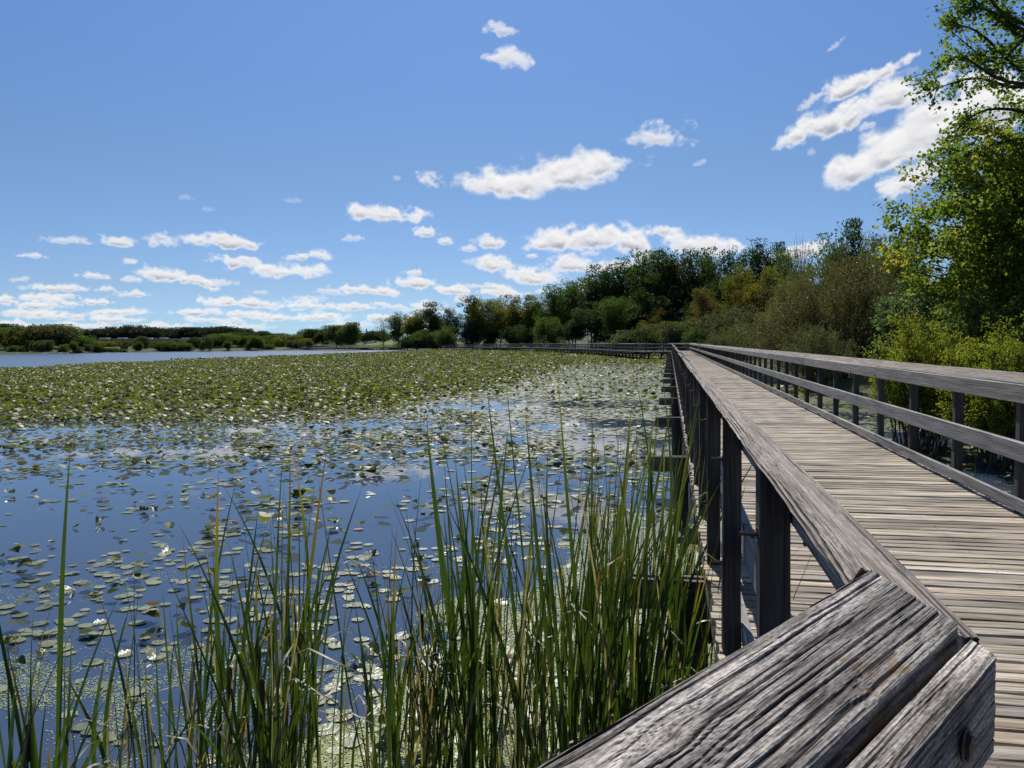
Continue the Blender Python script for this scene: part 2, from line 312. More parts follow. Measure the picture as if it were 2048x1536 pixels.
def blademat(name, green, tip):
    m, t, out = mat(name)
    at_ = N(t, 'ShaderNodeAttribute', attribute_name='along'); oi = N(t, 'ShaderNodeObjectInfo')
    f = N(t, 'ShaderNodeMath', operation='MULTIPLY_ADD', ins={0: oi.outputs['Random'], 1: .5, 2: at_.outputs['Fac']})
    f = N(t, 'ShaderNodeMath', operation='MULTIPLY', ins={0: f.outputs[0], 1: .6667})
    rp = ramp(t, f.outputs[0], [(0, tuple(x*.8+y*.15 for x, y in zip(green, (.3, .2, .1)))), (.12, green), (.72, green)]+tip)
    tc = N(t, 'ShaderNodeTexCoord')
    mp = N(t, 'ShaderNodeMapping', ins={0: tc.outputs['Object'], 3: (260, 260, 4)})
    nz = N(t, 'ShaderNodeTexNoise', ins={'Vector': mp.outputs[0], 'Scale': 1.0, 'Detail': 3.0})
    st = ramp(t, nz.outputs[0], [(.3, (.7, .7, .7)), (.7, (1.2, 1.2, 1.2))])
    col = mul(t, rp.outputs[0], st.outputs[0])
    b = N(t, 'ShaderNodeBsdfPrincipled', ins={'Base Color': col, 'Roughness': .42, 'Specular IOR Level': .4})
    tr = N(t, 'ShaderNodeBsdfTranslucent', ins={0: mul(t, col, (1.3, 1.35, .6, 1))})
    mx = N(t, 'ShaderNodeMixShader', ins={0: .4, 1: b.outputs[0], 2: tr.outputs[0]})
    t.links.new(mx.outputs[0], out.inputs[0]); return m
TIP = [(.84, (.16, .17, .02)), (.90, (.28, .16, .025)), (.96, (.18, .07, .03)), (1, (.10, .05, .03))]
M_blade = blademat('cattail_leaf_green', (.048, .082, .015), TIP)
M_blade2 = blademat('cattail_leaf_olive', (.066, .09, .017), [(.76, (.15, .14, .025)), (.88, (.26, .14, .025)), (1, (.14, .06, .03))])
M_straw = blademat('dry_cattail_leaf', (.30, .24, .15), [(1, (.38, .32, .22))])

# ------------------------------------------------------------------ object helpers
def mesh_np(name, V, faces, mats, attrs=None, smooth=False):
    """faces: (n,k) int array, or a list of such arrays"""
    if not isinstance(faces, (list, tuple)): faces = [faces]
    faces = [np.asarray(f, np.int32) for f in faces if len(f)]
    me = bpy.data.meshes.new(name); V = np.asarray(V, np.float32)
    nl = sum(f.size for f in faces); nf = sum(len(f) for f in faces)
    me.vertices.add(len(V)); me.vertices.foreach_set('co', V.ravel())
    me.loops.add(nl); me.loops.foreach_set('vertex_index', np.concatenate([f.ravel() for f in faces]))
    tot = np.concatenate([np.full(len(f), f.shape[1], np.int32) for f in faces])
    st = np.concatenate([[0], np.cumsum(tot)[:-1]]).astype(np.int32)
    me.polygons.add(nf); me.polygons.foreach_set('loop_start', st)
    me.polygons.foreach_set('use_smooth', np.full(nf, bool(smooth)))
    for k, a in (attrs or {}).items():
        at_ = me.attributes.new(k, 'FLOAT', 'POINT'); at_.data.foreach_set('value', np.asarray(a, np.float32))
    for m in (mats if isinstance(mats, (list, tuple)) else [mats]): me.materials.append(m)
    me.update(calc_edges=True); me.validate(); return me
def link(name, data, parent=None, loc=(0, 0, 0), rot=None, scale=None, wloc=None):
    o = bpy.data.objects.new(name, data); COL.objects.link(o); o.parent = parent
    if wloc is not None: loc = Vector(wloc)-(parent.location if parent else Vector((0, 0, 0)))
    o.location = loc
    if rot is not None: o.rotation_euler = rot
    if scale is not None: o.scale = scale
    return o
def tag(o, label=None, cat=None, group=None, kind=None):
    if label: o['label'] = label
    if cat: o['category'] = cat
    if group: o['group'] = group
    if kind: o['kind'] = kind
    return o
def empty(name, loc, label=None, cat=None, group=None, kind=None):
    o = bpy.data.objects.new(name, None); COL.objects.link(o); o.location = loc; o.empty_display_size = .2
    return tag(o, label, cat, group, kind)

def board_np(L, W, T, seed=0, nseg=6, ch=.004, wob=.0015):
    r = np.random.default_rng(seed)
    xs = np.linspace(-L/2, L/2, nseg+1); h, g = W/2, T/2
    prof = np.array([(-h+ch, g), (h-ch, g), (h, g-ch), (h, -g+ch), (h-ch, -g), (-h+ch, -g), (-h, -g+ch), (-h, g-ch)])
    V = []
    for i, x in enumerate(xs):
        p = prof+r.normal(0, wob, prof.shape)*[1, .6]+[r.normal(0, wob), 0]
        V += [(x+r.normal(0, .002), y, z) for y, z in p]
    V = np.array(V); Fq = []
    for i in range(nseg):
        a = i*8
        for k in range(8): Fq.append((a+k, a+(k+1) % 8, a+8+(k+1) % 8, a+8+k))
    Fe = [list(range(8))[::-1], [nseg*8+k for k in range(8)]]
    return V, np.array(Fq)[:, ::-1], np.array(Fe)[:, ::-1]
_cache = {}
def board(L, W, T, mat_, variant=0, nseg=6, ch=.004, wob=.0015, name='board'):
    k = (round(L, 3), round(W, 3), round(T, 3), mat_.name, variant)
    if k not in _cache:
        V, q, e = board_np(L, W, T, int(L*37+W*911+T*1711) % 1000+variant, nseg, ch, wob)
        pale_edge = mat_ in (M_rail, M_cap); _cache[k] = mesh_np(name, V, [q, e], [mat_, M_edge] if pale_edge else mat_)
        if pale_edge: _cache[k].polygons.foreach_set('material_index', np.concatenate([np.tile([0, 1], len(q)//2), [0, 0]]).astype(np.int32))
    return _cache[k]
def tube(pts, rad, n=6, cap=True):
    """tapered tube along points -> V, quads"""
    P = np.array(pts, float); r = np.broadcast_to(np.asarray(rad, float), (len(P),))
    d = np.gradient(P, axis=0); d /= np.linalg.norm(d, axis=1)[:, None]+1e-9
    up = np.array([.31, .17, .93]) if abs(d[0][2]) < .9 else np.array([1, .1, 0])
    a = np.cross(d, up); a /= np.linalg.norm(a, axis=1)[:, None]+1e-9; b = np.cross(d, a)
    th = np.arange(n)*2*math.pi/n
    V = (P[:, None]+r[:, None, None]*(a[:, None]*np.cos(th)[None, :, None]+b[:, None]*np.sin(th)[None, :, None])).reshape(-1, 3)
    i = np.arange(len(P)-1)[:, None]*n; k = np.arange(n)[None]; k1 = (k+1) % n
    q = np.stack([i+k, i+k1, i+n+k1, i+n+k], -1).reshape(-1, 4)
    if cap and n == 4: q = np.vstack([q, [[3, 2, 1, 0]], [[len(V)-4, len(V)-3, len(V)-2, len(V)-1]]])
    return V, q
def join(parts):
    V = []; Q = []; o = 0
    for v, q in parts: V.append(v); Q.append(q+o); o += len(v)
    return np.vstack(V), np.vstack(Q)
def box_np(x0, x1, y0, y1, z0, z1):
    V = np.array([(x, y, z) for x in (x0, x1) for y in (y0, y1) for z in (z0, z1)], float)
    return V, np.array([(0, 1, 3, 2), (4, 6, 7, 5), (0, 4, 5, 1), (2, 3, 7, 6), (0, 2, 6, 4), (1, 5, 7, 3)])

# ------------------------------------------------------------------ water, ground, hill
def sheet(name, V, q, m, **kw): return link(name, mesh_np(name, V, q, m, **kw))
S = 3000.
w = sheet('lake_water', [(-S, -S, 0), (S, -S, 0), (S, S, 0), (-S, S, 0)], np.array([[0, 1, 2, 3]]), M_water); tag(w, kind='structure')
shore = [(6, -60), (6.5, -15), (8, 0), (10.5, 10), (13, 20), (15, 32), (18, 48), (22, 66), (27, 88), (31, 104), (30, 125), (27, 150), (20, 190), (6, 235), (-6, 275), (-30, 315), (-52, 338), (-72, 360),
         (-106, 382), (-139, 378), (-165, 384), (-181, 381), (-192, 345), (-205, 334), (-240, 352), (-330, 330), (-450, 220), (-560, 0), (-560, -300)]
P = np.array(shore, float)
def smooth(P, it=2):
    for _ in range(it):
        q = np.empty((2*len(P)-2, 2)); q[0::2] = P[:-1]*.75+P[1:]*.25; q[1::2] = P[:-1]*.25+P[1:]*.75
        P = np.vstack([P[:1], q, P[-1:]])
    return P
P = smooth(P); tn = np.gradient(P, axis=0); nrm = np.stack([tn[:, 1], -tn[:, 0]], 1); nrm /= np.linalg.norm(nrm, axis=1)[:, None]
rows = [(-1.5, -.4), (0, .02), (1.2, .22), (4, .45), (14, .8), (45, 1.6), (110, 3.6), (260, 6), (700, 10), (1500, 12)]
cen = np.array([-150., 130.]); rad_ = P-cen; rad_ /= np.linalg.norm(rad_, axis=1)[:, None]
V = []
for d, z in rows:
    k = min(1, max(0, (d-4)/60)); n_ = nrm*(1-k)+rad_*k
    Q_ = P+n_*d
    if d < 5: Q_ = Q_+np.stack([vn(P[:, 1]*.3, P[:, 0]*.3)-.5, vn(P[:, 0]*.3, P[:, 1]*.3, 1)-.5], 1)*1.5
    V.append(np.column_stack([Q_, np.full(len(P), z)+(0 if d < 1 else (vn(Q_[:, 0]*.2, Q_[:, 1]*.2)-.5)*.3)]))
n_p = len(P); V = np.vstack(V)
i, j = np.meshgrid(np.arange(len(rows)-1), np.arange(n_p-1), indexing='ij')
q = np.stack([i*n_p+j, (i+1)*n_p+j, (i+1)*n_p+j+1, i*n_p+j+1], -1).reshape(-1, 4)[:, ::-1]
g = sheet('shore_ground', V, q, M_ground, smooth=True); tag(g, kind='structure')
hc = at(800, 690, 365)
u, v = np.meshgrid(np.linspace(-1, 1, 25), np.linspace(-1, 1, 17), indexing='ij')
hz = np.clip(1-(u**2+v**2), 0, 1)**1.1*3.6+.3
V = np.column_stack([(hc.x+u*26).ravel(), (365+v*24).ravel(), hz.ravel()])
i, j = np.meshgrid(np.arange(24), np.arange(16), indexing='ij')
q = np.stack([i*17+j, (i+1)*17+j, (i+1)*17+j+1, i*17+j+1], -1).reshape(-1, 4)
h_ = sheet('grassy_hill', V, q, M_lawn, smooth=True); tag(h_, kind='structure')

# ------------------------------------------------------------------ boardwalk
BA = R(11.6); UH = Vector((math.sin(BA), math.cos(BA), 0)); VH = Vector((math.cos(BA), -math.sin(BA), 0))
DZ = EYE-1.27                    # deck top
def uv(u, v, z=0.0): return UH*u+VH*v+Vector((0, 0, z))
ROTU = math.pi/2-BA              # local X along the walk
HA = .238; KA = HA/.315
A2 = on_plane(1742, 1135, EYE-HA)
AD = Vector((math.sin(R(44.58)), math.cos(R(44.58)), 0)); AN = Vector((AD.y, -AD.x, 0))
A_u, A_v = A2.dot(UH), A2.dot(VH); Ad_u, Ad_v = AD.dot(UH), AD.dot(VH)

walk = empty('boardwalk', (0, 0, 0), kind='structure')
PITCHP = .0965; planks = []
k = 0; far_parts = []
r = random.Random(3)
pv = []
for i in range(14):
    V, q, e = board_np(2.30, .0805, .038, 50+i, 16, .003, .0016)
    V[:, 2] += (vn(V[:, 0]*1.5+i*9, V[:, 0]*0+i)-.5)*.004
    pv.append(mesh_np('plank', V, [q, e], M_deck))
u = -1.6; n_ind = 0
while u < 99.5:
    vl = .20
    if u < A_u-.05:
        vl = A_v+(u-A_u)*Ad_v/Ad_u+.12
        vl = max(-3.0, min(.25, vl))
    v1 = 2.50+r.uniform(-.012, .012); v0 = vl+r.uniform(-.012, .012)
    L = v1-v0; c = uv(u, (v0+v1)/2, DZ-.019+r.uniform(-.003, .003)); rz = ROTU-math.pi/2+r.gauss(0, .0018)
    if u > .55 and n_ind < 300:
        o = link('plank', pv[r.randrange(14)], walk, c, (r.gauss(0, .012), 0, rz+(math.pi if r.random() < .5 else 0)), (L/2.30, 1+r.uniform(-.03, .02), 1)); n_ind += 1
    else:
        V, q = box_np(-L/2, L/2, -.0438, .0438, -.019, .019)
        cs, sn = math.cos(rz), math.sin(rz)
        far_parts.append((np.column_stack([V[:, 0]*cs-V[:, 1]*sn+c.x, V[:, 0]*sn+V[:, 1]*cs+c.y, V[:, 2]+c.z]), q))
    u += PITCHP
nails = []
for k in range(60):
    for vn_ in (.30, .95, 1.75, 2.36):
        for w_ in (-.022, .02):
            c = uv(.6+k*PITCHP+w_+r.gauss(0, .004), vn_+r.gauss(0, .006), DZ+.0006); a = np.arange(6)*math.pi/3
            V = np.column_stack([c.x+.0042*np.cos(a), c.y+.0042*np.sin(a), np.full(6, c.z+.0012)]); nails.append((V, np.array([[0, 1, 2, 3, 4, 5]])))
V, q = join(nails); tag(link('nail_head', mesh_np('nail_head', V, q, M_bolt), walk), kind='stuff')
V, q = join(far_parts); tag(link('far_planking', mesh_np('far_planking', V, q, M_deck), walk), kind='stuff')
for vj in (.235, .95, 1.75, 2.46):
    for u0 in np.arange(1.0, 99, 10.6):
        L = min(10.6, 99.6-u0)
        link('joist', board(L, .05, .19, M_beam, 0), walk, uv(u0+L/2, vj, DZ-.04-.095), (0, 0, ROTU))
def beam_at(parent, pos, dirv, half, top, wid=.09, piles=(), bolt=True):
    rz = math.atan2(dirv.y, dirv.x)
    for s in (-1, 1):
        link('beam', board(half*2, .045, .19, M_beam, 3 if s > 0 else 4), parent, pos+Vector((-dirv.y, dirv.x, 0))*s*.05+Vector((0, 0, top-.095)), (0, 0, rz))
    for p in piles:
        c = pos+dirv*p
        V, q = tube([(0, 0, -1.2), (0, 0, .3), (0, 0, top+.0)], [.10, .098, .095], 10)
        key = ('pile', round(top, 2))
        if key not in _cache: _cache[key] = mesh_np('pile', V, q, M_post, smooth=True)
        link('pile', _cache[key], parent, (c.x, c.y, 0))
BT = DZ-.232
V, q = tube([(0, 0, 0), (0, 0, .05)], [.016, .016], 6)
for k in range(19):
    ub = 4.93+5.28*k
    if ub > 99: break
    beam_at(walk, uv(ub, 1.36), VH, 1.64, BT, piles=(-1.22, 1.1))
beam_at(walk, uv(-.3, .6), VH, 2.3, BT, piles=(-1.9, 1.9))

# railings ----------------------------------------------------------
bolt_me = mesh_np('bolt', *join([tube([(0, 0, 0), (0, .045, 0)], [.006, .006], 6), tube([(0, .008, 0), (0, .018, 0)], [.012, .012], 6), tube([(0, .0, 0), (0, .003, 0)], [.018, .018], 8)]), M_bolt)
head_me = mesh_np('bolt_head', *join([tube([(0, 0, 0), (0, .006, 0), (0, .0062, 0)], [.013, .012, .001], 8)]), M_bolt)
def railing(root, p0, p1, inner, tilt, zc=.95, start=.0, bay=1.27, first=.98, board_bays=4, detail=0, skip_first=False, seed=0, wob=.0):
    """straight rail from p0 to p1 (on the inner face line at deck height). inner = +1 when the deck lies left of p0->p1"""
    rr = random.Random(seed); d = (p1-p0); L = d.length; d.normalize(); left = Vector((-d.y, d.x, 0)); inn = left*inner
    rz = math.atan2(d.y, d.x); n_b = max(1, int((L-first)/bay)+1)
    posts = [first+bay*i for i in range(n_b) if first+bay*i < L-.02]
    for i, s in enumerate(posts):
        vis = detail and i < detail
        c = p0+d*s-inn*(.032+.037)
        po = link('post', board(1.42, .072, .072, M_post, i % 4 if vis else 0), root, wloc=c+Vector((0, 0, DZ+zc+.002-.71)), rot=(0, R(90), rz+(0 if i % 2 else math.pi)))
        if vis:
            for dz in (.36, -.10):
                c2 = c-inn*.036+Vector((0, 0, DZ+.45+dz+rr.uniform(-.02, .02)))
                bo = link('bolt', bolt_me, root, wloc=c2, rot=(0, 0, math.atan2(-inn.y, -inn.x)-math.pi/2))
                hh = p0+d*s+inn*.0005+Vector((0, 0, DZ+.45+dz+rr.uniform(-.03, .03)))
                link('bolt_head', head_me, root, wloc=hh, rot=(0, 0, math.atan2(inn.y, inn.x)-math.pi/2))
    bl = board_bays*bay; s = 0.0; z_prev = 0
    while s < L-.05:
        e = min(L, (first if s == 0 else s)+bl if s > 0 or first < .01 else first+bl-0)
        if L-e < 1.0: e = L
        ln = e-s-.004; mid = p0+d*((s+e)/2); zo = rr.uniform(-wob, wob); vo = rr.uniform(-wob, wob)*.6; var = rr.randrange(3)
        pz = rr.uniform(-wob, wob)/max(ln, 1)
        if not (skip_first and s == 0):
            ct, st_ = math.cos(R(tilt)), math.sin(R(tilt))
            cc = mid-inn*(.020+.0585*ct+.016*st_)+Vector((0, 0, DZ+zc+.003+.0585*st_-.016*ct))
            link('cap_board', board(ln, .117, .032, M_cap, var, nseg=8, ch=.0045), root, wloc=cc-inn*vo+Vector((0, 0, zo)), rot=(R(tilt)*inner*-1, pz, rz))
            link('top_rail', board(ln, .032, .132, M_rail, var, nseg=8, ch=.0045), root, wloc=mid-inn*(.016+vo)+Vector((0, 0, DZ+zc-.068+zo)), rot=(0, pz, rz))
        link('middle_rail', board(ln, .032, .14, M_rail, var+1, nseg=8, ch=.0045), root, wloc=mid-inn*(.016+vo)+Vector((0, 0, DZ+.46+zo*.6)), rot=(0, pz*.5, rz))
        link('kick_rail', board(ln, .032, .09, M_rail, var+2, nseg=8), root, wloc=mid-inn*(.016+vo*.5)+Vector((0, 0, DZ+.078)), rot=(0, 0, rz))
        s = e
    return posts

rl = empty('railing', uv(1, .3, DZ), 'weathered wooden railing along the lily pond side of the straight boardwalk', 'railing', 'wooden boardwalk railings')
rl_posts = railing(rl, uv(.95, .315, 0), uv(99.3, .315, 0), -1, 34, .965, first=.98, detail=14, seed=4, skip_first=True, wob=.022)
rr_ = empty('railing', uv(1, 2.42, DZ), 'weathered wooden railing along the bank side of the straight boardwalk', 'railing', 'wooden boardwalk railings')
railing(rr_, uv(-1.2, 2.42, 0), uv(99.3, 2.42, 0), 1, 38, .94, first=.98, detail=14, seed=5, wob=.005)

# cracked boards seen close up --------------------------------------
def grained(L, W, T, nx, ny, nt_, seed, knots=(), amp=1.0, x0f=None, x1f=None, crk=.0045, freq=95):
    """plank along +X (0..L), width along +Y (0..W), top at z=0; every face gets real grain relief"""
    ys = np.concatenate([np.linspace(0, W, ny), np.full(nt_-1, W), np.linspace(W, 0, max(8, ny//6))[1:], np.zeros(nt_-2)])
    zs = np.concatenate([np.zeros(ny), np.linspace(0, -T, nt_)[1:], np.full(max(8, ny//6)-1, -T), np.linspace(-T, 0, nt_)[1:-1]])
    nor = np.zeros((len(ys), 2)); nor[:ny, 1] = 1; nor[ny:ny+nt_-1, 0] = 1; nor[ny+nt_-1:-(nt_-2), 1] = -1; nor[-(nt_-2):, 0] = -1
    r_ = .004
    for k in (0, ny-1): nor[k] = np.array([-.7 if k == 0 else .7, .7])
    per = np.concatenate([[0], np.cumsum(np.hypot(np.diff(ys), np.diff(zs)))])
    S_, Wp = np.meshgrid(np.linspace(0, 1, nx), per, indexing='ij')
    s = S_*L; w_ = Wp.copy(); yy = np.broadcast_to(ys, s.shape)
    w2 = w_+(fbm(s*1.7, w_*6, 3, seed)-.5)*.017+(fbm(s*9, w_*25, 2, seed+1)-.5)*.004
    kn = np.zeros_like(s)
    for ks, kw, kr in knots:
        dx, dy = (s-ks), (w_-kw); g_ = np.exp(-(dx/(kr*3.2))**2-(dy/(kr*2.6))**2)
        w2 = w2-np.sign(dy)*np.minimum(np.abs(dy), kr)*g_*.6
        rr_k = np.sqrt((dx/1.2)**2+dy**2); kn = np.maximum(kn, np.exp(-(rr_k/kr)**4))
    def ridge(n, wid): return np.clip(1-np.abs(n-.5)/wid, 0, 1)
    ph = w2*freq*1.15+(fbm(s*.9, w2*14, 2, seed+2)-.5)*2.2; idx = np.floor(ph); fr = np.abs(ph-idx-.5)*2
    wd_ = .07+.62*sstep(.38, .85, vn(s*1.7+idx*3.7, idx*5.31, seed+3))+.08*vn(s*40, idx*2.1, seed)
    big = np.clip(1-fr/wd_, 0, 1)**.7*np.clip(wd_*2.4, .25, 1)
    ph2 = w2*freq*3.4+vn(s*2, w2*30, seed+1)*1.5; id2 = np.floor(ph2); f2 = np.abs(ph2-id2-.5)*2
    med = np.clip(1-f2/(.12+.5*vn(s*2.5+id2*1.7, id2*3.3, seed)), 0, 1)*.8
    fine = vn(s*14, w2*freq*6, seed+1)
    lump = fbm(s*30, w2*130, 3, seed+2)
    h = -crk*big*(1-kn)-crk*.32*med*(1-kn)-.0009*fine-.0016*lump-kn*.001-.0025*kn*ridge(fbm(s*60, w_*60, 2, seed), .12)
    h = h*amp
    edge = np.minimum(np.abs(yy), np.abs(W-yy)); h = h-.003*np.exp(-(edge/.003)**2)*(nor[None, :, 1] > .5)
    X = s.copy()
    if x1f is not None:
        e1 = x1f(yy)+(vn(yy*160, zs[None, :]*150+seed*1.3, 2)-.5)*.004; e0 = x0f(yy) if x0f else np.zeros_like(yy)
        X = e0+S_*(e1-e0)
    Y = yy+h*nor[None, :, 0]; Z = np.broadcast_to(zs, s.shape)+h*nor[None, :, 1]
    bow = (fbm(s*1.1+3, s*0, 2, seed)-.5)*.004; Y = Y+bow
    V = np.stack([X, Y, Z], -1).reshape(-1, 3); m_ = len(per)
    i, j = np.meshgrid(np.arange(nx-1), np.arange(m_), indexing='ij'); j1 = (j+1) % m_
    q = np.stack([i*m_+j, i*m_+j1, (i+1)*m_+j1, (i+1)*m_+j], -1).reshape(-1, 4)[:, ::-1]
    cr = np.clip(big*1.0+med*.42+.25*(fine-.5)+kn*.25, 0, 1)
    ends = np.array([[k for k in range(m_)], [(nx-1)*m_+k for k in range(m_)][::-1]])
    return V, [q, ends], {'crack': cr.ravel()}
ov = empty('railing', A2+Vector((0, 0, -.955)), 'near railing of the lookout with a deeply cracked grey top board', 'railing')
LA = 2.6
rotA = math.atan2(AD.y, AD.x)
V, fs, at_ = grained(LA, .150, .038, 800, 120, 12, 3, knots=[(LA-.53, .052, .013), (LA-.80, .028, .009), (LA-.27, .128, .006)], x1f=lambda y: LA-y*1.013, crk=.0034, freq=104)
V[:, 1] *= -1; fs = [f[:, ::-1] for f in fs]
link('cap_board', mesh_np('cap_board', V*KA, fs, M_hero, at_), ov, wloc=A2-AD*LA*KA, rot=(0, 0, rotA))
V, fs, at_ = grained(LA, .034, .100, 560, 32, 40, 11, knots=[(LA-.42, .017, .008)], x1f=lambda y: LA-.166-y*1.013, crk=.0013, freq=210)
V[:, 1] *= -1; fs = [f[:, ::-1] for f in fs]
link('top_rail', mesh_np('top_rail', V*KA, fs, M_hero, at_), ov, wloc=A2-AD*LA*KA+(AN*.163-Vector((0, 0, .008)))*KA, rot=(0, 0, rotA))
hb = A2+(-AD*.325+AN*.1985+Vector((0, 0, -.052)))*KA
rgm = join([tube([(math.cos(a)*.009, 0, math.sin(a)*.011) for a in np.linspace(0, 2*math.pi, 14)], .0015, 4, False)])
link('bolt_ring', mesh_np('bolt_ring', *rgm, M_bolt), ov, wloc=hb, rot=(0, 0, rotA))
link('bolt', mesh_np('bolt', *tube([(0, .0, 0), (0, -.004, 0), (0, -.0045, 0)], [.008, .008, .001], 6), M_bolt), ov, wloc=hb, rot=(0, 0, rotA))
for s in (.62, 1.65):
    c = A2-AD*s+AN*.075
    link('post', board(1.30, .07, .07, M_post, 1), ov, wloc=c+Vector((0, 0, -.034-.65)), rot=(0, R(90), rotA))
for dz in (-.54, -.92):
    link('middle_rail' if dz > -.6 else 'kick_rail', board(1.9, .032, .13 if dz > -.6 else .09, M_rail, 1), ov, wloc=A2-AD*1.15+AN*.136+Vector((0, 0, dz)), rot=(0, 0, rotA))
# first boards of the pond-side railing, seen close up
U0 = A_u+.006; Lc = .95+.98+4*1.27-U0
V, fs, at_ = grained(Lc, .117, .032, 620, 70, 20, 21, knots=[(.72, .004, .010)], x1f=lambda y: Lc+0*y, crk=.0034, freq=110)
V[:, 1] *= -1; fs = [f[:, ::-1] for f in fs]     # y: 0 = outer (raised) edge, towards the deck negative
tl = R(34)
cap_in = uv(U0, .295, EYE-.305+.003)
off = VH*(-.117*math.cos(tl))+Vector((0, 0, .117*math.sin(tl)))
link('cap_board', mesh_np('cap_board', V, fs, M_hero2, at_), rl, wloc=cap_in+off, rot=(tl, 0, ROTU))
V, fs, at_ = grained(Lc, .032, .132, 320, 18, 44, 31, x1f=lambda y: Lc+0*y, crk=.002, freq=130)
V[:, 1] *= -1; fs = [f[:, ::-1] for f in fs]
link('top_rail', mesh_np('top_rail', V, fs, M_hero2, at_), rl, wloc=uv(U0+.004, .283, EYE-.307), rot=(0, 0, ROTU))

# far boardwalk -----------------------------------------------------
path = [uv(99.9, 2.9), Vector((17.2, 101.0, 0)), Vector((15.6, 138, 0)), Vector((9.6, 183, 0)), Vector((-3.6, 238, 0)), Vector((-17, 278, 0)), Vector((-47, 325, 0)), Vector((-72, 352, 0)), Vector((-106, 386, 0))]
for p in path: p.z = 0
fw = empty('boardwalk', path[1], kind='structure')
fl = empty('railing', path[1]+Vector((0, 0, DZ)), 'distant wooden railing on the pond side of the curving boardwalk', 'railing', 'wooden boardwalk railings')
fr = empty('railing', path[1]+Vector((0, 0, DZ)), 'distant wooden railing on the wooded side of the curving boardwalk', 'railing', 'wooden boardwalk railings')
def offs(P, d):
    out = []
    for i, p in enumerate(P):
        a = (P[min(i+1, len(P)-1)]-P[max(i-1, 0)]).normalized(); b = P[min(i+1, len(P)-1)]-p if i < len(P)-1 else p-P[i-1]
        b = b.normalized(); n_ = Vector((-a.y, a.x, 0)); n2 = Vector((-b.y, b.x, 0)); out.append(p+n_*(d/max(.5, n_.dot(n2))))
    return out
inL, inR = offs(path, 1.08), offs(path, -1.08)
parts = []
for i in range(len(path)-1):
    a, b = path[i], path[i+1]; L = (b-a).length; d = (b-a)/L; n_ = Vector((-d.y, d.x, 0)); k = 0
    while k*.0965 < L:
        c = a+d*(k*.0965+.045); V, q = box_np(-.044, .044, -1.22, 1.22, -.019, .019)
        parts.append((np.column_stack([V[:, 0]*d.x-V[:, 1]*d.y+c.x, V[:, 0]*d.y+V[:, 1]*d.x+c.y, V[:, 2]+DZ-.019]), q)); k += 1
    if i == 0: railing(fl, inL[0]+d*2.9, inL[1], -1, 28, .95, first=.6, seed=20+i)
    else: railing(fl, inL[i], inL[i+1], -1, 28, .95, first=.02, seed=20+i)
    railing(fr, inR[i], inR[i+1], 1, 28, .95, first=.02, seed=40+i)
    for s_off in (-1.12, 0, 1.12):
        link('joist', board(L, .05, .2, M_beam, 0), fw, wloc=(a+b)/2+n_*s_off+Vector((0, 0, DZ-.14)), rot=(0, 0, math.atan2(d.y, d.x)))
    k = 0
    for s in np.arange(1.2, L, 2.64): beam_at(fw, a+d*s-fw.location, n_, 1.5, BT, piles=(-1.05, 1.05))
V, q = join(parts); tag(link('far_planking', mesh_np('far_planking', V-np.array(fw.location), q, M_deck), fw), kind='stuff')

# ------------------------------------------------------------------ foliage
def leaves_np(C, size, seed, up=.35, asp=.55, fold=.18):
    """one two-triangle leaf per centre"""
    r = np.random.default_rng(seed); n = len(C); size = np.broadcast_to(np.asarray(size, float), (n,))
    d = r.normal(size=(n, 3)); d[:, 2] -= .25; d /= np.linalg.norm(d, axis=1)[:, None]
    nn = r.normal(size=(n, 3)); nn[:, 2] += up*2.2
    s = np.cross(d, nn); s /= np.linalg.norm(s, axis=1)[:, None]+1e-9; nn = np.cross(s, d)
    sz = size[:, None]*r.uniform(.65, 1.25, (n, 1))
    a = C-d*sz*.5; c = C+d*sz*.5; l = C-d*sz*.06+s*sz*asp*.5+nn*sz*fold; rr = C-d*sz*.06-s*sz*asp*.5+nn*sz*fold
    V = np.stack([a, l, c, rr], 1).reshape(-1, 3); k = np.arange(n)[:, None]*4
    return V, np.concatenate([k+[0, 1, 2], k+[0, 2, 3]], 0)
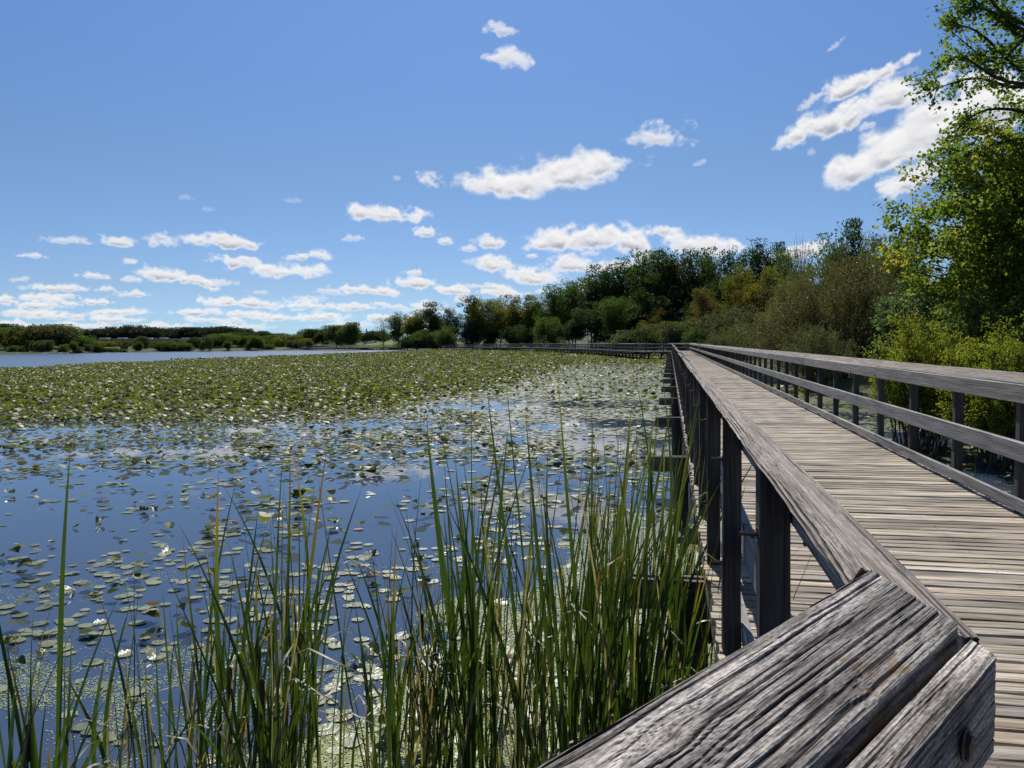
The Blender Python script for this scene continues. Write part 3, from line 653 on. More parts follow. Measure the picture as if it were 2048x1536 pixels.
def crown_unit(seed, kind, nl, leaf, ncl=70, rho=1.0):
    r = np.random.default_rng(seed); C = []; Tn = []; tips = []
    if kind == 'cone':
        for i in range(ncl):
            h = r.random()**1.25; R_ = .5*(1-h)**.85*(.8+.35*r.random()); a = r.uniform(0, 6.283)
            p = np.array([R_*math.cos(a), R_*math.sin(a), .08+.92*h]); tips.append(p)
    else:
        z0 = {'round': .60, 'tall': .58, 'bush': .48}[kind]; sz = {'round': .40, 'tall': .42, 'bush': .50}[kind]
        lob = [(r.uniform(-.2, .2), r.uniform(-.2, .2), r.uniform(-.14, .2), r.uniform(.55, .85)) for _ in range(6)]
        for i in range(ncl):
            lx, ly, lz, ls = lob[i % 6]
            d = r.normal(size=3); d /= np.linalg.norm(d); rad_ = r.random()**.47
            p = np.array([lx+d[0]*.42*ls*rad_, ly+d[1]*.42*ls*rad_, z0+lz+d[2]*sz*ls*rad_*.9])
            if kind == 'tall': p[:2] *= .8
            tips.append(p)
    for p in tips:
        k = int(nl/ncl*r.uniform(.5, 1.5)); cr = r.uniform(.085, .155)*(.5 if kind == 'cone' else 1)
        q = r.normal(size=(k, 3)); q /= np.linalg.norm(q, axis=1)[:, None]; q[:, 2] = np.where(q[:, 2] < 0, q[:, 2]*.55, q[:, 2]); q *= cr*r.random((k, 1))**.2; q[:, 2] *= .95/rho
        C.append(p+q); Tn.append(np.clip(r.normal(.5, .17)+r.normal(0, .1, k), 0, 1))
    C = np.vstack(C); Tn = np.concatenate(Tn)
    zlo = {'cone': .03, 'round': .14, 'tall': .12, 'bush': .0}[kind]; lo, hi = np.percentile(C, .5, axis=0), np.percentile(C, 99.0, axis=0)
    def nrmz(p):
        p = np.array(p, float); z = zlo+(p[..., 2]-lo[2])/(hi[2]-lo[2])*(1-zlo); w_ = .475*2/(np.percentile(C[:, :2], 99, axis=0)-np.percentile(C[:, :2], 1, axis=0)).mean()
        return np.stack([p[..., 0]*w_, p[..., 1]*w_, z], -1)
    tips = [nrmz(p) for p in tips]; C = nrmz(C); keep = (C[:, 2] > .005)&(C[:, 2] < 1.03); C = C[keep]; Tn = Tn[keep]
    V, F_ = leaves_np(C*[1, 1, rho], leaf, seed+1); V[:, 2] /= rho
    tp = []
    base = [(0, 0, -.03), (.006, .004, .18), (-.004, .006, .38), (.0, .0, .62 if kind != 'cone' else .97)]
    tp.append(tube(base, [.022, .017, .013, .004], 6))
    for p in tips[::max(1, ncl//16)]:
        if kind == 'cone': continue
        b0 = np.array([0, 0, .12+.3*r.random()]); md = b0*.45+p*.55+np.array([0, 0, -.03])
        tp.append(tube([b0, md, p], [.009, .006, .002], 5))
    tv, tq = join(tp)
    return mesh_np('crown', V, F_, L_mid, {'tint': np.repeat(Tn, 4)}), mesh_np('trunk', tv, tq, M_bark, smooth=True)
U = {}                            # crowns grown for wide, even and tall trees
for nm, kd, cnt, nl, lf, ncl, rhos in (('round', 'round', 3, 14000, .044, 130, (.55, .95, 1.6)), ('tall', 'tall', 3, 15000, .043, 130, (.7, 1.2, 1.9)), ('bush', 'bush', 3, 10000, .044, 100, (.35, .65, 1.1)), ('cone', 'cone', 1, 3500, .05, 150, (2.2,)), ('thin', 'tall', 1, 1700, .045, 45, (1.0, 1.8))):
    U[nm] = [(rho, [crown_unit(k+1000*len(nm)+int(rho*77), kd, nl, lf, ncl, rho) for k in range(cnt)]) for rho in rhos]
ORD = 'first second third fourth fifth sixth seventh eighth ninth tenth eleventh twelfth thirteenth fourteenth fifteenth sixteenth seventeenth eighteenth nineteenth twentieth twenty-first twenty-second twenty-third twenty-fourth twenty-fifth twenty-sixth twenty-seventh twenty-eighth twenty-ninth thirtieth thirty-first thirty-second'.split()
tr_r = random.Random(12)
def tree(name, x, ytop, wpx, Y, mat_, kind, label, cat='tree', group=None, zg=None, bark=None):
    if Y > 370 and kind != 'cone' and x < 625: ytop -= 4
    ytop -= .055*max(0, 690-ytop) if kind in ('tall', 'round') else 0
    top = at(x, ytop, Y); zg = ground_z(Y, top.x) if zg is None else zg
    h = top.z-zg; wd = wpx/F*Y
    root = empty(name, (top.x, Y, zg), label, cat, group)
    cm, tm = tr_r.choice(min(U[kind], key=lambda a: abs(math.log(a[0]*wd/h)))[1]); rz = tr_r.uniform(0, 6.28)
    sc_ = (wd/.95, wd/.95, h/1.0)
    for nm, me, mm in (('trunk', tm, bark or M_bark), ('crown', cm, mat_)):
        o = link(nm, me, root, (0, 0, 0), (0, 0, rz), sc_)
        o.material_slots[0].link = 'OBJECT'; o.material_slots[0].material = mm
    return root
def ground_z(Y, X):
    dd = np.hypot(P[:, 0]-X, P[:, 1]-Y).min()
    return float(np.interp(dd, [0, 1.2, 4, 14, 45, 110, 260, 700], [.0, .2, .42, .75, 1.5, 3.4, 5.8, 9.8]))-.1

def tree_row(lst, name, lab, group, cat='tree', **kw):
    lst = sorted(lst); n = len(lst)
    for i, (x, yt, wp, Y, mt, kd) in enumerate(lst):
        tree(name, x, yt, wp, Y, mt, kd, lab.format(ORD[i]), cat, group, **kw)
# far left shore, behind everything
tree_row([(15,655,70,560,L_far,'round'),(75,661,70,580,L_far,'round'),(130,664,60,600,L_far,'round'),(185,664,60,640,L_far,'round'),(225,660,55,640,L_far,'round'),(262,657,55,640,L_far,'round'),(300,661,60,650,L_far,'round'),
 (335,664,50,650,L_far,'round'),(368,661,55,640,L_far,'round'),(402,661,55,640,L_far,'round'),(440,659,55,620,L_far,'round'),(475,662,50,620,L_far,'round'),(505,668,45,620,L_far,'round'),(560,672,45,600,L_far,'round'),(608,676,45,600,L_far,'bush'),
 (715,668,50,520,L_far,'round'),(752,664,50,520,L_far,'round')],
 'broadleaf_tree', 'hazy tree on the skyline beyond the far lake shore, {} from its left end', 'skyline trees beyond the far shore')
tree_row([(8,661,80,400,L_mid,'round'),(48,668,78,395,L_yel,'bush'),(92,656,91,400,L_olive,'round'),(125,667,58,420,L_mid,'round'),(156,676,57,410,L_mid,'bush'),(192,685,44,430,L_mid,'bush'),(212,687,41,425,L_yel,'bush'),(236,685,46,430,L_org,'bush'),
 (282,678,28,415,L_olive,'tall'),(306,687,39,430,L_mid,'bush'),(327,685,39,430,L_org,'bush'),(376,684,36,430,L_mid,'bush'),(407,679,54,420,L_dark,'bush'),(448,673,67,430,L_mid,'round'),(476,670,57,450,L_dark,'round'),(500,676,52,430,L_mid,'bush'),
 (532,668,33,500,L_dark,'round'),(548,676,44,440,L_mid,'round'),(574,673,52,430,L_yel,'bush'),(602,681,44,430,L_yel,'bush')],
 'shore_tree', 'leafy tree close to the water on the far left shore, {} from its left end', 'trees along the far left shore')
tree_row([(593,667,36,470,L_dark,'thin')], 'sparse_tree', 'sparse see-through tree poking above the far left shore bushes', None)
tree_row([(622,664,44,440,L_dark,'round'),(643,662,33,430,L_dark,'tall'),(672,653,52,400,L_mid,'round'),(699,648,46,390,L_mid,'round')], 'shore_tree', 'tree behind the far end of the boardwalk railing, {} from its left end', 'trees behind the far end of the boardwalk')
tree_row([(733,658,13,400,L_fir,'cone'),(745,660,13,400,L_fir,'cone')], 'conifer', 'small dark pointed conifer beside the grassy hill, {} of the two from its left', 'conifers by the grassy hill')
tree_row([(766,628,36,345,L_mid,'thin'),(796,629,44,345,L_mid,'tall')], 'broadleaf_tree', 'tall tree standing on the grassy hill, {} of the two from its left', 'trees on the grassy hill')
tree_row([(832,624,52,315,L_yel,'tall'),(873,610,58,310,L_dark,'round'),(906,621,36,300,L_dark,'tall'),(838,660,54,300,L_mid,'bush'),(866,664,44,295,L_olive,'bush'),(893,652,44,290,L_mid,'bush'),(815,672,30,300,L_dark,'bush'),
 (944,598,46,285,L_dark,'tall'),(966,606,56,280,L_yel,'tall'),(1000,604,58,285,L_yel,'tall'),(1036,598,66,275,L_yel,'round'),(1078,598,70,270,L_yel,'round'),(945,645,44,275,L_fir,'tall'),(985,652,38,270,L_dark,'bush'),(1020,655,46,262,L_dark,'bush'),(1055,650,50,258,L_dark,'bush')],
 'wood_tree', 'tree in the lower end of the wood behind the curving boardwalk, {} from its left', 'wood behind the curving boardwalk')
tree_row([(1098,592,60,245,L_mid,'round'),(1118,578,60,240,L_mid,'tall'),(1150,568,72,235,L_mid,'round'),(1182,553,76,228,L_mid,'tall'),(1218,540,84,222,L_dark,'round'),(1252,528,86,215,L_dark,'tall'),(1290,514,96,210,L_mid,'round'),(1330,514,90,208,L_dark,'tall'),
 (1368,514,84,205,L_olive,'round'),(1402,519,78,200,L_dark,'tall'),(1440,509,90,195,L_dark,'round'),(1105,635,60,215,L_mid,'bush'),(1145,625,60,205,L_dark,'round'),(1190,610,70,200,L_dark,'round'),(1230,600,60,190,L_mid,'tall'),(1340,600,80,190,L_dark,'round'),(1395,600,80,185,L_dark,'tall'),(1275,610,80,195,L_dark,'tall'),(1460,560,80,180,L_dark,'tall'),(1315,560,90,200,L_dark,'round')],
 'wood_tree', 'tree in the tall part of the wood behind the boardwalk corner, {} from its left', 'tall wood behind the boardwalk corner')
tree_row([(1316,604,34,150,L_org,'thin'),(1285,632,44,140,L_yel,'thin'),(1420,585,62,140,L_org,'tall'),(1398,600,40,145,L_org,'thin')], 'young_tree', 'yellowing young tree in front of the dark wood, {} from its left', 'yellowing young trees before the wood')
tree_row([(1250,662,60,128,L_olive,'bush'),(1300,650,70,125,L_olive,'bush'),(1355,645,80,122,L_olive,'bush'),(1405,632,90,118,L_olive,'bush'),(1455,620,90,112,L_olive,'bush'),(1500,610,90,105,L_olive,'bush'),(1480,650,80,98,L_mid,'bush'),(1530,625,80,92,L_olive,'bush'),(1400,655,60,112,L_mid,'bush')],
 'willow_bush', 'grey-green bush on the bank behind the boardwalk corner, {} from its left', 'grey-green bushes on the bank', cat='bush')
tree_row([(1482,540,64,130,L_yel,'tall'),(1512,494,74,135,L_dark,'tall'),(1548,500,66,130,L_dark,'round'),(1592,512,72,120,L_mid,'tall'),(1530,545,80,115,L_yel,'round'),(1565,560,70,100,L_yel,'bush'),(1500,575,60,118,L_org,'tall'),(1610,540,80,95,L_mid,'bush')],
 'bank_tree', 'green and yellow tree on the rising bank, {} from the boardwalk corner', 'trees on the rising bank')
tree_row([(1668,486,84,88,L_mid,'round'),(1712,462,96,85,L_dark,'round'),(1770,480,90,75,L_mid,'bush'),(1820,470,120,66,L_mid,'bush')], 'bank_tree', 'dark tree rising above the brown willow thicket, {} from its left', 'trees above the brown willow')
fb = []
rb = random.Random(41); x = -30
while x < 625:
    sp_ = on_plane(x, float(np.interp(x, [0, 150, 300, 450, 600, 700], [708, 707, 704, 702.5, 700.5, 699.5])), 0)
    if rb.random() < .75: fb.append((x, (rb.choice((682, 688, 691, 694))+rb.uniform(-2, 2) if not 205 < x < 275 else rb.uniform(696, 699))-x*.006, rb.uniform(11, 30), sp_.y+9, rb.choice([L_mid, L_dark, L_mid, L_olive]), rb.choice(('bush', 'round'))))
    x += rb.uniform(10, 20)
tree_row(fb, 'shore_bush', 'low water-line bush of the far left shore, {} from its left end', 'low bushes along the far left water line', cat='bush', zg=.1)
# bare dead tree
dp = at(1600, 472, 108); dg = 1.0
parts = []; r = random.Random(5)
for k, (xx, yy) in enumerate([(1588,478),(1593,468),(1600,474),(1606,470),(1612,480),(1618,488)]):
    e = at(xx, yy, 108)-Vector((dp.x, 108, dg)); parts.append(tube([(0, 0, 0), (r.uniform(-.1, .1), 0, 4), (e.x*.45, r.uniform(-.4, .4), e.z*.72), tuple(e)], [.14, .10, .055, .012], 5))
    for _ in range(3):
        f_ = r.uniform(.72, .93); b = Vector((e.x*f_, 0, e.z*f_)); parts.append(tube([tuple(b), (b.x+r.uniform(-.5, .5), r.uniform(-.4, .4), b.z+r.uniform(.3, .9))], [.03, .008], 4, False))
V, q = join(parts); sn = empty('dead_tree', (dp.x, 108, dg), 'bare dead tree top standing against a cloud above the green bank', 'tree')
link('trunk', mesh_np('trunk', V, q, M_dead, smooth=True), sn)

# detailed near foliage ---------------------------------------------
def limb_tree(name, base, limbs, mat_, bark, leaf, n_leaf, spread, label, cat, twig=4, seed=0, r0=.1, r1=.012, asp=.6, leaf_from=.35, group=None, up=.35, sag=.0):
    """limbs: list of point lists (world). Twigs leave each limb, leaves crowd the twigs."""
    r = np.random.default_rng(seed); root = empty(name, base, label, cat, group); B = np.array(base); parts = []; C = []; Tn = []
    per = n_leaf/len(limbs)
    for lm in limbs:
        Pn = np.array([tuple(p) for p in lm], float)-B
        t_ = np.linspace(0, 1, len(Pn)); tt = np.linspace(0, 1, 9)
        Q_ = np.stack([np.interp(tt, t_, Pn[:, k]) for k in range(3)], 1)
        for _ in range(2): Q_[1:-1] = (Q_[:-2]+Q_[1:-1]*2+Q_[2:])/4
        Q_[1:-1] += r.normal(0, .012, (7, 3))*np.linalg.norm(Q_[-1]-Q_[0])
        parts.append(tube(Q_, np.linspace(r0, r1, 9), 5))
        ln = np.linalg.norm(np.diff(Q_, axis=0), axis=1).sum()
        for k in range(twig):
            f_ = leaf_from+(1-leaf_from)*(k+r.random())/twig; i = min(7, int(f_*8)); b = Q_[i]+(Q_[i+1]-Q_[i])*(f_*8-i)
            dr = (Q_[i+1]-Q_[i]); dr /= np.linalg.norm(dr)+1e-9; dr = dr+r.normal(0, .75, 3); dr /= np.linalg.norm(dr); tl_ = spread*r.uniform(.6, 1.5)
            e = b+dr*tl_+np.array([0, 0, -sag*tl_]); parts.append(tube([b, b+dr*tl_*.55, e], [r1*1.1, r1*.7, r1*.3], 4, False))
            m = int(per/twig*r.uniform(.5, 1.5)); s = r.random((m, 1))**.7
            c = b+(e-b)*s*1.05+r.normal(0, .16*spread, (m, 3)); C.append(c); Tn.append(np.clip(r.normal(.5, .16)+r.normal(0, .14, m), 0, 1))
    V, q = join(parts); link('trunk', mesh_np('trunk', V, q, bark, smooth=True), root)
    C = np.vstack(C); Tn = np.concatenate(Tn); V, f_ = leaves_np(C, leaf, seed+3, asp=asp, up=up)
    link('crown', mesh_np('crown', V, f_, mat_, {'tint': np.repeat(Tn, 4)}), root); return root
r = np.random.default_rng(77)
# maple: dense lower crown and long boughs reaching over the walk
tb = Vector((18.2, 23.5, .6)); limbs = []
def trunk_pt(z): return Vector((tb.x-.02*z, tb.y, z))
limbs.append([tb, trunk_pt(3), trunk_pt(6), trunk_pt(8.5)])
for _ in range(230):
    d = r.normal(size=3); d /= np.linalg.norm(d); k = r.random()**.35
    e = Vector((17.3+d[0]*6.0*k, 23+d[1]*4.2*k, 5.9+d[2]*3.6*k)); z0 = max(1.5, e.z-2.2-r.random()*1.5)
    limbs.append([trunk_pt(z0), trunk_pt(z0).lerp(e, .5)+Vector((0, 0, .3)), e])
limb_tree('maple_tree', tb, limbs, L_maple, M_barkd, .135, 140000, .95, 'big maple with yellowing leaves and boughs reaching out over the railing', 'tree', twig=6, seed=5, r0=.07, asp=.85)
mt = bpy.data.objects['maple_tree']
boughs = []
for pts in [[(2260,260),(2100,165),(2000,170),(1915,95),(1838,165)],[(2260,60),(2050,70),(1990,20),(1900,12)],[(2260,60),(2060,90),(1985,30),(1915,-30)],[(2200,200),(2040,150),(1960,60),(1880,40)],[(2260,330),(2060,220),(1960,215),(1880,290)],
            [(2200,90),(2010,40),(1960,-30),(1930,-80)],[(2200,150),(2060,120),(1980,130),(1900,60)],[(2260,330),(2050,270),(1950,300),(1890,330)],[(2200,150),(2030,180),(1950,150),(1850,185)],[(2200,20),(2080,10),(2000,-40),(1960,-60)],[(2260,250),(2100,215),(2010,240),(1940,250)],[(2200,-20),(2060,60),(2010,120),(1960,110)]]:
    Yb = 21.5+r.normal(0, .5); boughs.append([at(x, y, Yb+.002*(x-1850)) for x, y in pts])
b0 = boughs[0][0]
r2 = np.random.default_rng(9); parts = []; C = []; Tn = []
B = np.array(tb)
for lm in boughs:
    Pn = np.array([tuple(p) for p in lm])-B; tt = np.linspace(0, 1, 14); t_ = np.linspace(0, 1, len(Pn))
    Q_ = np.stack([np.interp(tt, t_, Pn[:, k]) for k in range(3)], 1)
    for _ in range(2): Q_[1:-1] = (Q_[:-2]+Q_[1:-1]*2+Q_[2:])/4
    parts.append(tube(Q_, np.linspace(.075, .008, 14), 5))
    for k in range(22):
        f_ = .22+.78*r2.random(); i = min(12, int(f_*13)); b = Q_[i]; dr = Q_[i+1]-Q_[i]; dr /= np.linalg.norm(dr)
        dr = dr*.9+r2.normal(0, .6, 3); dr[2] -= .15; dr /= np.linalg.norm(dr); tl_ = r2.uniform(.3, .85)
        e = b+dr*tl_; parts.append(tube([b, b+dr*tl_*.5+[0, 0, .04], e], [.012, .008, .003], 4, False))
        m = int(r2.uniform(12, 34)); s = r2.random((m, 1))**.6; C.append(b+(e-b)*s*1.05+r2.normal(0, .09, (m, 3))); Tn.append(np.clip(r2.normal(.3, .14)+r2.normal(0, .12, m), 0, 1))
V, q = join(parts); link('bough', mesh_np('bough', V, q, M_barkd, smooth=True), mt)
V, f_ = leaves_np(np.vstack(C), .115, 4, asp=.85); link('bough_leaves', mesh_np('bough_leaves', V, f_, L_maple, {'tint': np.repeat(np.concatenate(Tn), 4)}), mt)

def thicket(name, x0, x1, ytop, Y, depth, mat_, leaf, n, label, cat='bush', seed=0, nl=60, zb=.1, bark=None, spread=.6, asp=.5, lean=0.0, r0=.05, dome=1.0, twig=5, leaf_from=.35, group=None, shallow=.3):
    r = np.random.default_rng(seed); a = at(x0, ytop, Y); b = at(x1, ytop, Y); cx = (a.x+b.x)/2; W2 = (b.x-a.x)/2; H = a.z-zb; base = Vector((cx, Y, zb)); limbs = []
    for _ in range(nl):
        x = r.uniform(-1, 1); y = r.uniform(-1, 1)
        if x*x+y*y > 1: x *= .7; y *= .7
        hh = H*(max(.12, 1-dome*(x*x)*.75-.25*y*y))*r.uniform(.45, 1.0)
        s0 = Vector((cx+x*W2*.35-lean*W2*.3+r.normal(0, .2), Y+y*depth*.4, zb-.1)); e = Vector((cx+x*W2, Y+y*depth, zb+hh))
        limbs.append([s0, s0.lerp(e, .5)+Vector((0, 0, hh*.16)), e])
    return limb_tree(name, base, limbs, mat_, bark or M_bark, leaf, n, spread, label, cat, twig=twig, seed=seed, r0=r0, r1=.008, asp=asp, leaf_from=leaf_from, group=group)
thicket('willow_thicket', 1480, 1900, 492, 44, 4.5, L_brown, .12, 95000, 'broad brownish willow thicket with many slanting dark stems behind the railing', seed=21, nl=110, zb=.2, bark=M_barkd, spread=1.25, asp=.36, r0=.06, dome=1.0, twig=12, leaf_from=.25)
thicket('yellow_shrub', 1760, 1930, 615, 16.8, 1.2, L_lime, .075, 26000, 'lime green shrub behind the bank railing, farther of the two', seed=31, nl=70, zb=.0, spread=.36, asp=.38, r0=.014, dome=.45, twig=8, group='lime green shrubs behind the railing')
thicket('yellow_shrub', 1900, 2140, 630, 14.2, 1.3, L_lime, .07, 30000, 'lime green shrub behind the bank railing, nearer of the two', seed=32, nl=80, zb=.0, spread=.36, asp=.38, r0=.014, dome=.4, twig=8, group='lime green shrubs behind the railing')
thicket('vine_thicket', 1790, 2010, 545, 31, 2.5, L_blue, .16, 42000, 'dark bluish-green leafy thicket between the brown willow and the maple', seed=41, nl=80, zb=.3, spread=.9, asp=.75, r0=.04, dome=.6)
thicket('vine_thicket', 1930, 2230, 500, 26, 2.8, L_blue, .14, 52000, 'dark bluish-green leafy thicket under the maple crown', seed=42, nl=90, zb=.3, spread=.8, asp=.75, r0=.04, dome=.5)
thicket('bank_bush', 1880, 2060, 600, 21.5, 1.6, L_mid, .11, 26000, 'mid green bush between the dark thicket and the lime shrubs', seed=43, nl=70, zb=.2, spread=.55, asp=.6, r0=.02, dome=.6)
thicket('red_shrub', 1985, 2080, 588, 23, .8, L_org, .11, 6000, 'small orange-leaved shrub at the foot of the maple', seed=44, nl=24, zb=.3, spread=.5, asp=.6, r0=.02, dome=.6)
thicket('bank_bush', 1560, 1700, 645, 36, 2.0, L_olive, .1, 16000, 'low olive bush at the left foot of the brown willow', seed=45, nl=50, zb=.2, spread=.7, asp=.4, r0=.02)
thicket('bank_bush', 1400, 1500, 660, 62, 3.0, L_olive, .13, 15000, 'low olive bush on the bank just past the brown willow', seed=46, nl=50, zb=.2, spread=.9, asp=.4, r0=.02)

# ------------------------------------------------------------------ buildings, vehicles and birds on the far shore
def building(x0, x1, ytop, Y, label):
    a, b = at(x0, ytop, Y), at(x1, ytop, Y); w = b.x-a.x; zg = ground_z(Y, a.x); h = a.z-zg
    root = empty('apartment_block', ((a.x+b.x)/2, Y, zg), label, 'building', 'low apartment blocks on the far shore')
    link('wall', mesh_np('wall', *box_np(-w/2, w/2, 0, 12, -1, h-.9), M_brick), root)
    link('roof', mesh_np('roof', *join([box_np(-w/2-.8, w/2+.8, -.9, 12.9, h-.9, h-.35), box_np(-w*.32, -w*.12, 3, 8, h-.35, h+.5), box_np(w*.15, w*.33, 3, 8, h-.35, h+.5)]), M_fascia), root)
    wm = mesh_np('window', *box_np(-.95, .95, -.05, .08, -.65, .65), M_fascia); pm = mesh_np('pane', *box_np(-.85, .85, -.07, -.02, -.55, .55), M_glass)
    nx = max(4, int(w/3.6))
    for lev in range(2):
        for k in range(nx):
            o = link('window', wm, root, (-w/2+(k+.5)*w/nx, 0, h-2.4-lev*2.9)); link('pane', pm, o)
    link('balcony', mesh_np('balcony', *box_np(-w/2+1, w/2-1, -1.3, -.06, h-4.3, h-4.15), M_fascia), root)
building(180, 257, 677, 520, 'low brown apartment block nearest the left side of the far shore')
building(271, 338, 677, 520, 'low brown apartment block in the middle of the three')
building(347, 410, 677, 515, 'low brown apartment block nearest the wood, third of the row')
def car(x, y, Y, rz, label):
    p = at(x, y, Y); p.z = ground_z(Y, p.x)
    root = empty('parked_car', p, label, 'car', 'white cars on the far shore'); root.rotation_euler = (0, 0, rz)
    prof = [(-2.1, .35), (-2.15, .8), (-1.6, .95), (-1.1, 1.45), (.6, 1.5), (1.2, 1.0), (2.0, .88), (2.15, .4)]
    V = np.array([(x_, s*.85*(1 if z < 1.1 else .8), z) for s in (-1, 1) for x_, z in prof]); n = len(prof)
    q = np.array([(i, i+1, n+i+1, n+i) for i in range(n-1)]+[(n-1, 0, n, 2*n-1)])
    link('body', mesh_np('body', V, [q, np.array([list(range(n))[::-1], list(range(n, 2*n))])], M_paintw), root)
    link('side_window', mesh_np('side_window', *box_np(-1.0, .7, -.80, .80, 1.0, 1.38), M_glass), root)
    wv, wq = tube([(0, -.1, 0), (0, .1, 0), (0, .101, 0)], [.33, .33, .02], 12); wm = mesh_np('wheel', wv, wq, M_tyre)
    for wx in (-1.35, 1.35):
        for wy in (-.8, .8): link('wheel', wm, root, (wx, wy, .33))
car(345, 697, 470, .2, 'white car at the edge of the far shore, left of the pair')
car(350, 695, 485, 1.2, 'white car at the edge of the far shore, right of the pair')
def swan_mesh():
    nu, nv_ = 10, 8; V = []
    for i in range(nu+1):
        s = i/nu; x = -.55+1.1*s; rr = math.sin(math.pi*min(1, max(.02, s*.96+.02)))**.6
        for k in range(nv_):
            a = 2*math.pi*k/nv_; V.append((x, .24*rr*math.cos(a), .12+.20*rr*math.sin(a)+(.12*(1-s)**3)))
    q = [(i*nv_+k, i*nv_+(k+1) % nv_, (i+1)*nv_+(k+1) % nv_, (i+1)*nv_+k) for i in range(nu) for k in range(nv_)]
    return join([(np.array(V), np.array(q)), tube([(.42, 0, .2), (.58, 0, .38), (.55, 0, .6), (.56, 0, .76), (.66, 0, .80), (.78, 0, .74)], [.09, .06, .045, .05, .055, .012], 7)])
sm_ = mesh_np('white_bird', *swan_mesh(), M_white, smooth=True)
bl = ['white bird swimming off the far left shore, {} from the left'.format(ORD[i]) for i in range(8)]
for i, (x, y, Y) in enumerate([(4, 710.5, 350), (37, 709, 345), (88, 709.5, 325), (95, 713, 300), (121, 708, 335), (136, 708, 335), (172, 708, 330), (392, 705.5, 360)]):
    o = link('white_bird', sm_ if i == 0 else sm_, None, (at(x, y, Y).x, Y, 0), (0, 0, random.uniform(-.6, .6)+(math.pi if i % 2 else 0)), (1.1, 1.1, 1.1)); tag(o, bl[i], 'bird', 'white birds on the lake')

# ------------------------------------------------------------------ lily pads
def pad_mesh(seed, up):
    r = np.random.default_rng(seed); n = 16; th = np.linspace(.22, 2*math.pi-.22, n)
    rad_ = .105*(1+.10*np.cos(th*1)+r.normal(0, .055, n)-.35*(r.random(n) < .07))*(1 if up != 1 else .85); x = rad_*np.cos(th)*1.12; y = rad_*np.sin(th)*.95
    z = .006+.006*r.random(n)
    if up == 1:
        k = r.uniform(7, 16); z = z+k*(y**2)+.01*r.random(n)
        tl_ = r.uniform(.05, .6); z = z+np.tan(tl_)*(-x+.1)*.8; z = z-z.min()+r.uniform(.005, .03)
    if up == 2:
        z = z+np.where(x*math.cos(seed)+y*math.sin(seed) > .03, r.uniform(.4, 1.2)*(x*math.cos(seed)+y*math.sin(seed)-.03), 0)
    V = np.vstack([[[-.005, 0, .006 if up != 1 else z.mean()*.6]], np.column_stack([x, y, z])])
    V2 = V.copy(); inner = V.copy(); inner[1:] = V[1:]*.5+V[0]*.5; inner[1:, 2] += .002
    Vv = np.vstack([V[:1], inner[1:], V[1:]]); f3 = [(0, i, i+1) for i in range(1, n)]; f4 = [(i, i+n, i+n+1, i+1) for i in range(1, n)]
    mm = L_padnear if up == 1 else L_padflat
    return mesh_np('lily_pad', Vv, [np.array(f3), np.array(f4)], mm, {'tint': np.clip(r.normal(.5, .12)+r.normal(0, .06, len(Vv)), 0, 1)}, smooth=True)
flat_v = [pad_mesh(i, 0) for i in range(7)]; part_v = [pad_mesh(20+i, 2) for i in range(5)]; up_v = [pad_mesh(40+i, 1) for i in range(7)]
rp = np.random.default_rng(2024)
def walk_v(X, Y): return X*VH.x+Y*VH.y
def sc_noise(X, Y, s=1.0, k=0): return fbm(X*.32*s+50, Y*.62*s+20, 4, k, .55)
def clear(X, Y):
    """how open the water is (0..1)"""
    c = np.exp(-(((X-.2)/4.4)**2+((Y-30)/5.0)**2))*.85
    c = np.maximum(c, np.exp(-(((X+7)/7.0)**2+((Y-21)/2.2)**2))*.45); c = np.maximum(c, np.exp(-(((X+3)/9.0)**2+((Y-14.5)/1.3)**2))*.5)
    return c
def dens(X, Y):
    n = sc_noise(X, Y); n2 = fbm(X*1.1, Y*1.4, 3, 2); m_ = n*.65+n2*.35
    base = np.interp(Y, [4, 6, 9, 12, 16, 20, 25, 30, 38, 60], [.5, .55, .48, .42, .45, .58, .75, .95, 1.0, 1.0])
    cl = np.interp(Y, [4, 10, 20, 30, 45], [.5, .9, 1, .7, .25])     # clumpiness
    return np.clip(base*((1-cl)+cl*2.1*sstep(.44, .60, m_)), 0, 1)*(1-clear(X, Y))
def edge_ok(X, Y):                # right of the open lake
    return (X > np.interp(Y, [92, 144, 254, 330], [-61.4, -58, -33.5, -24])+2.5*np.sin(Y*.21)+1.5*np.sin(Y*.53)) | (Y < 90)
def flat_frac(X, Y):
    v = walk_v(X, Y); near = np.interp(Y, [4, 9, 13, 20], [.86, .7, .45, .3])
    strip = sstep(-13-.05*Y, -6-.02*Y, v)*sstep(13, 20, Y)*sstep(105, 70, Y); band = .75*sstep(.1, .0, np.abs((Y-58-.25*(X-4))/45)-.05)*sstep(-16, -6, v)
    return np.clip(np.maximum(near, np.maximum(strip*.93, band)), 0, 1)
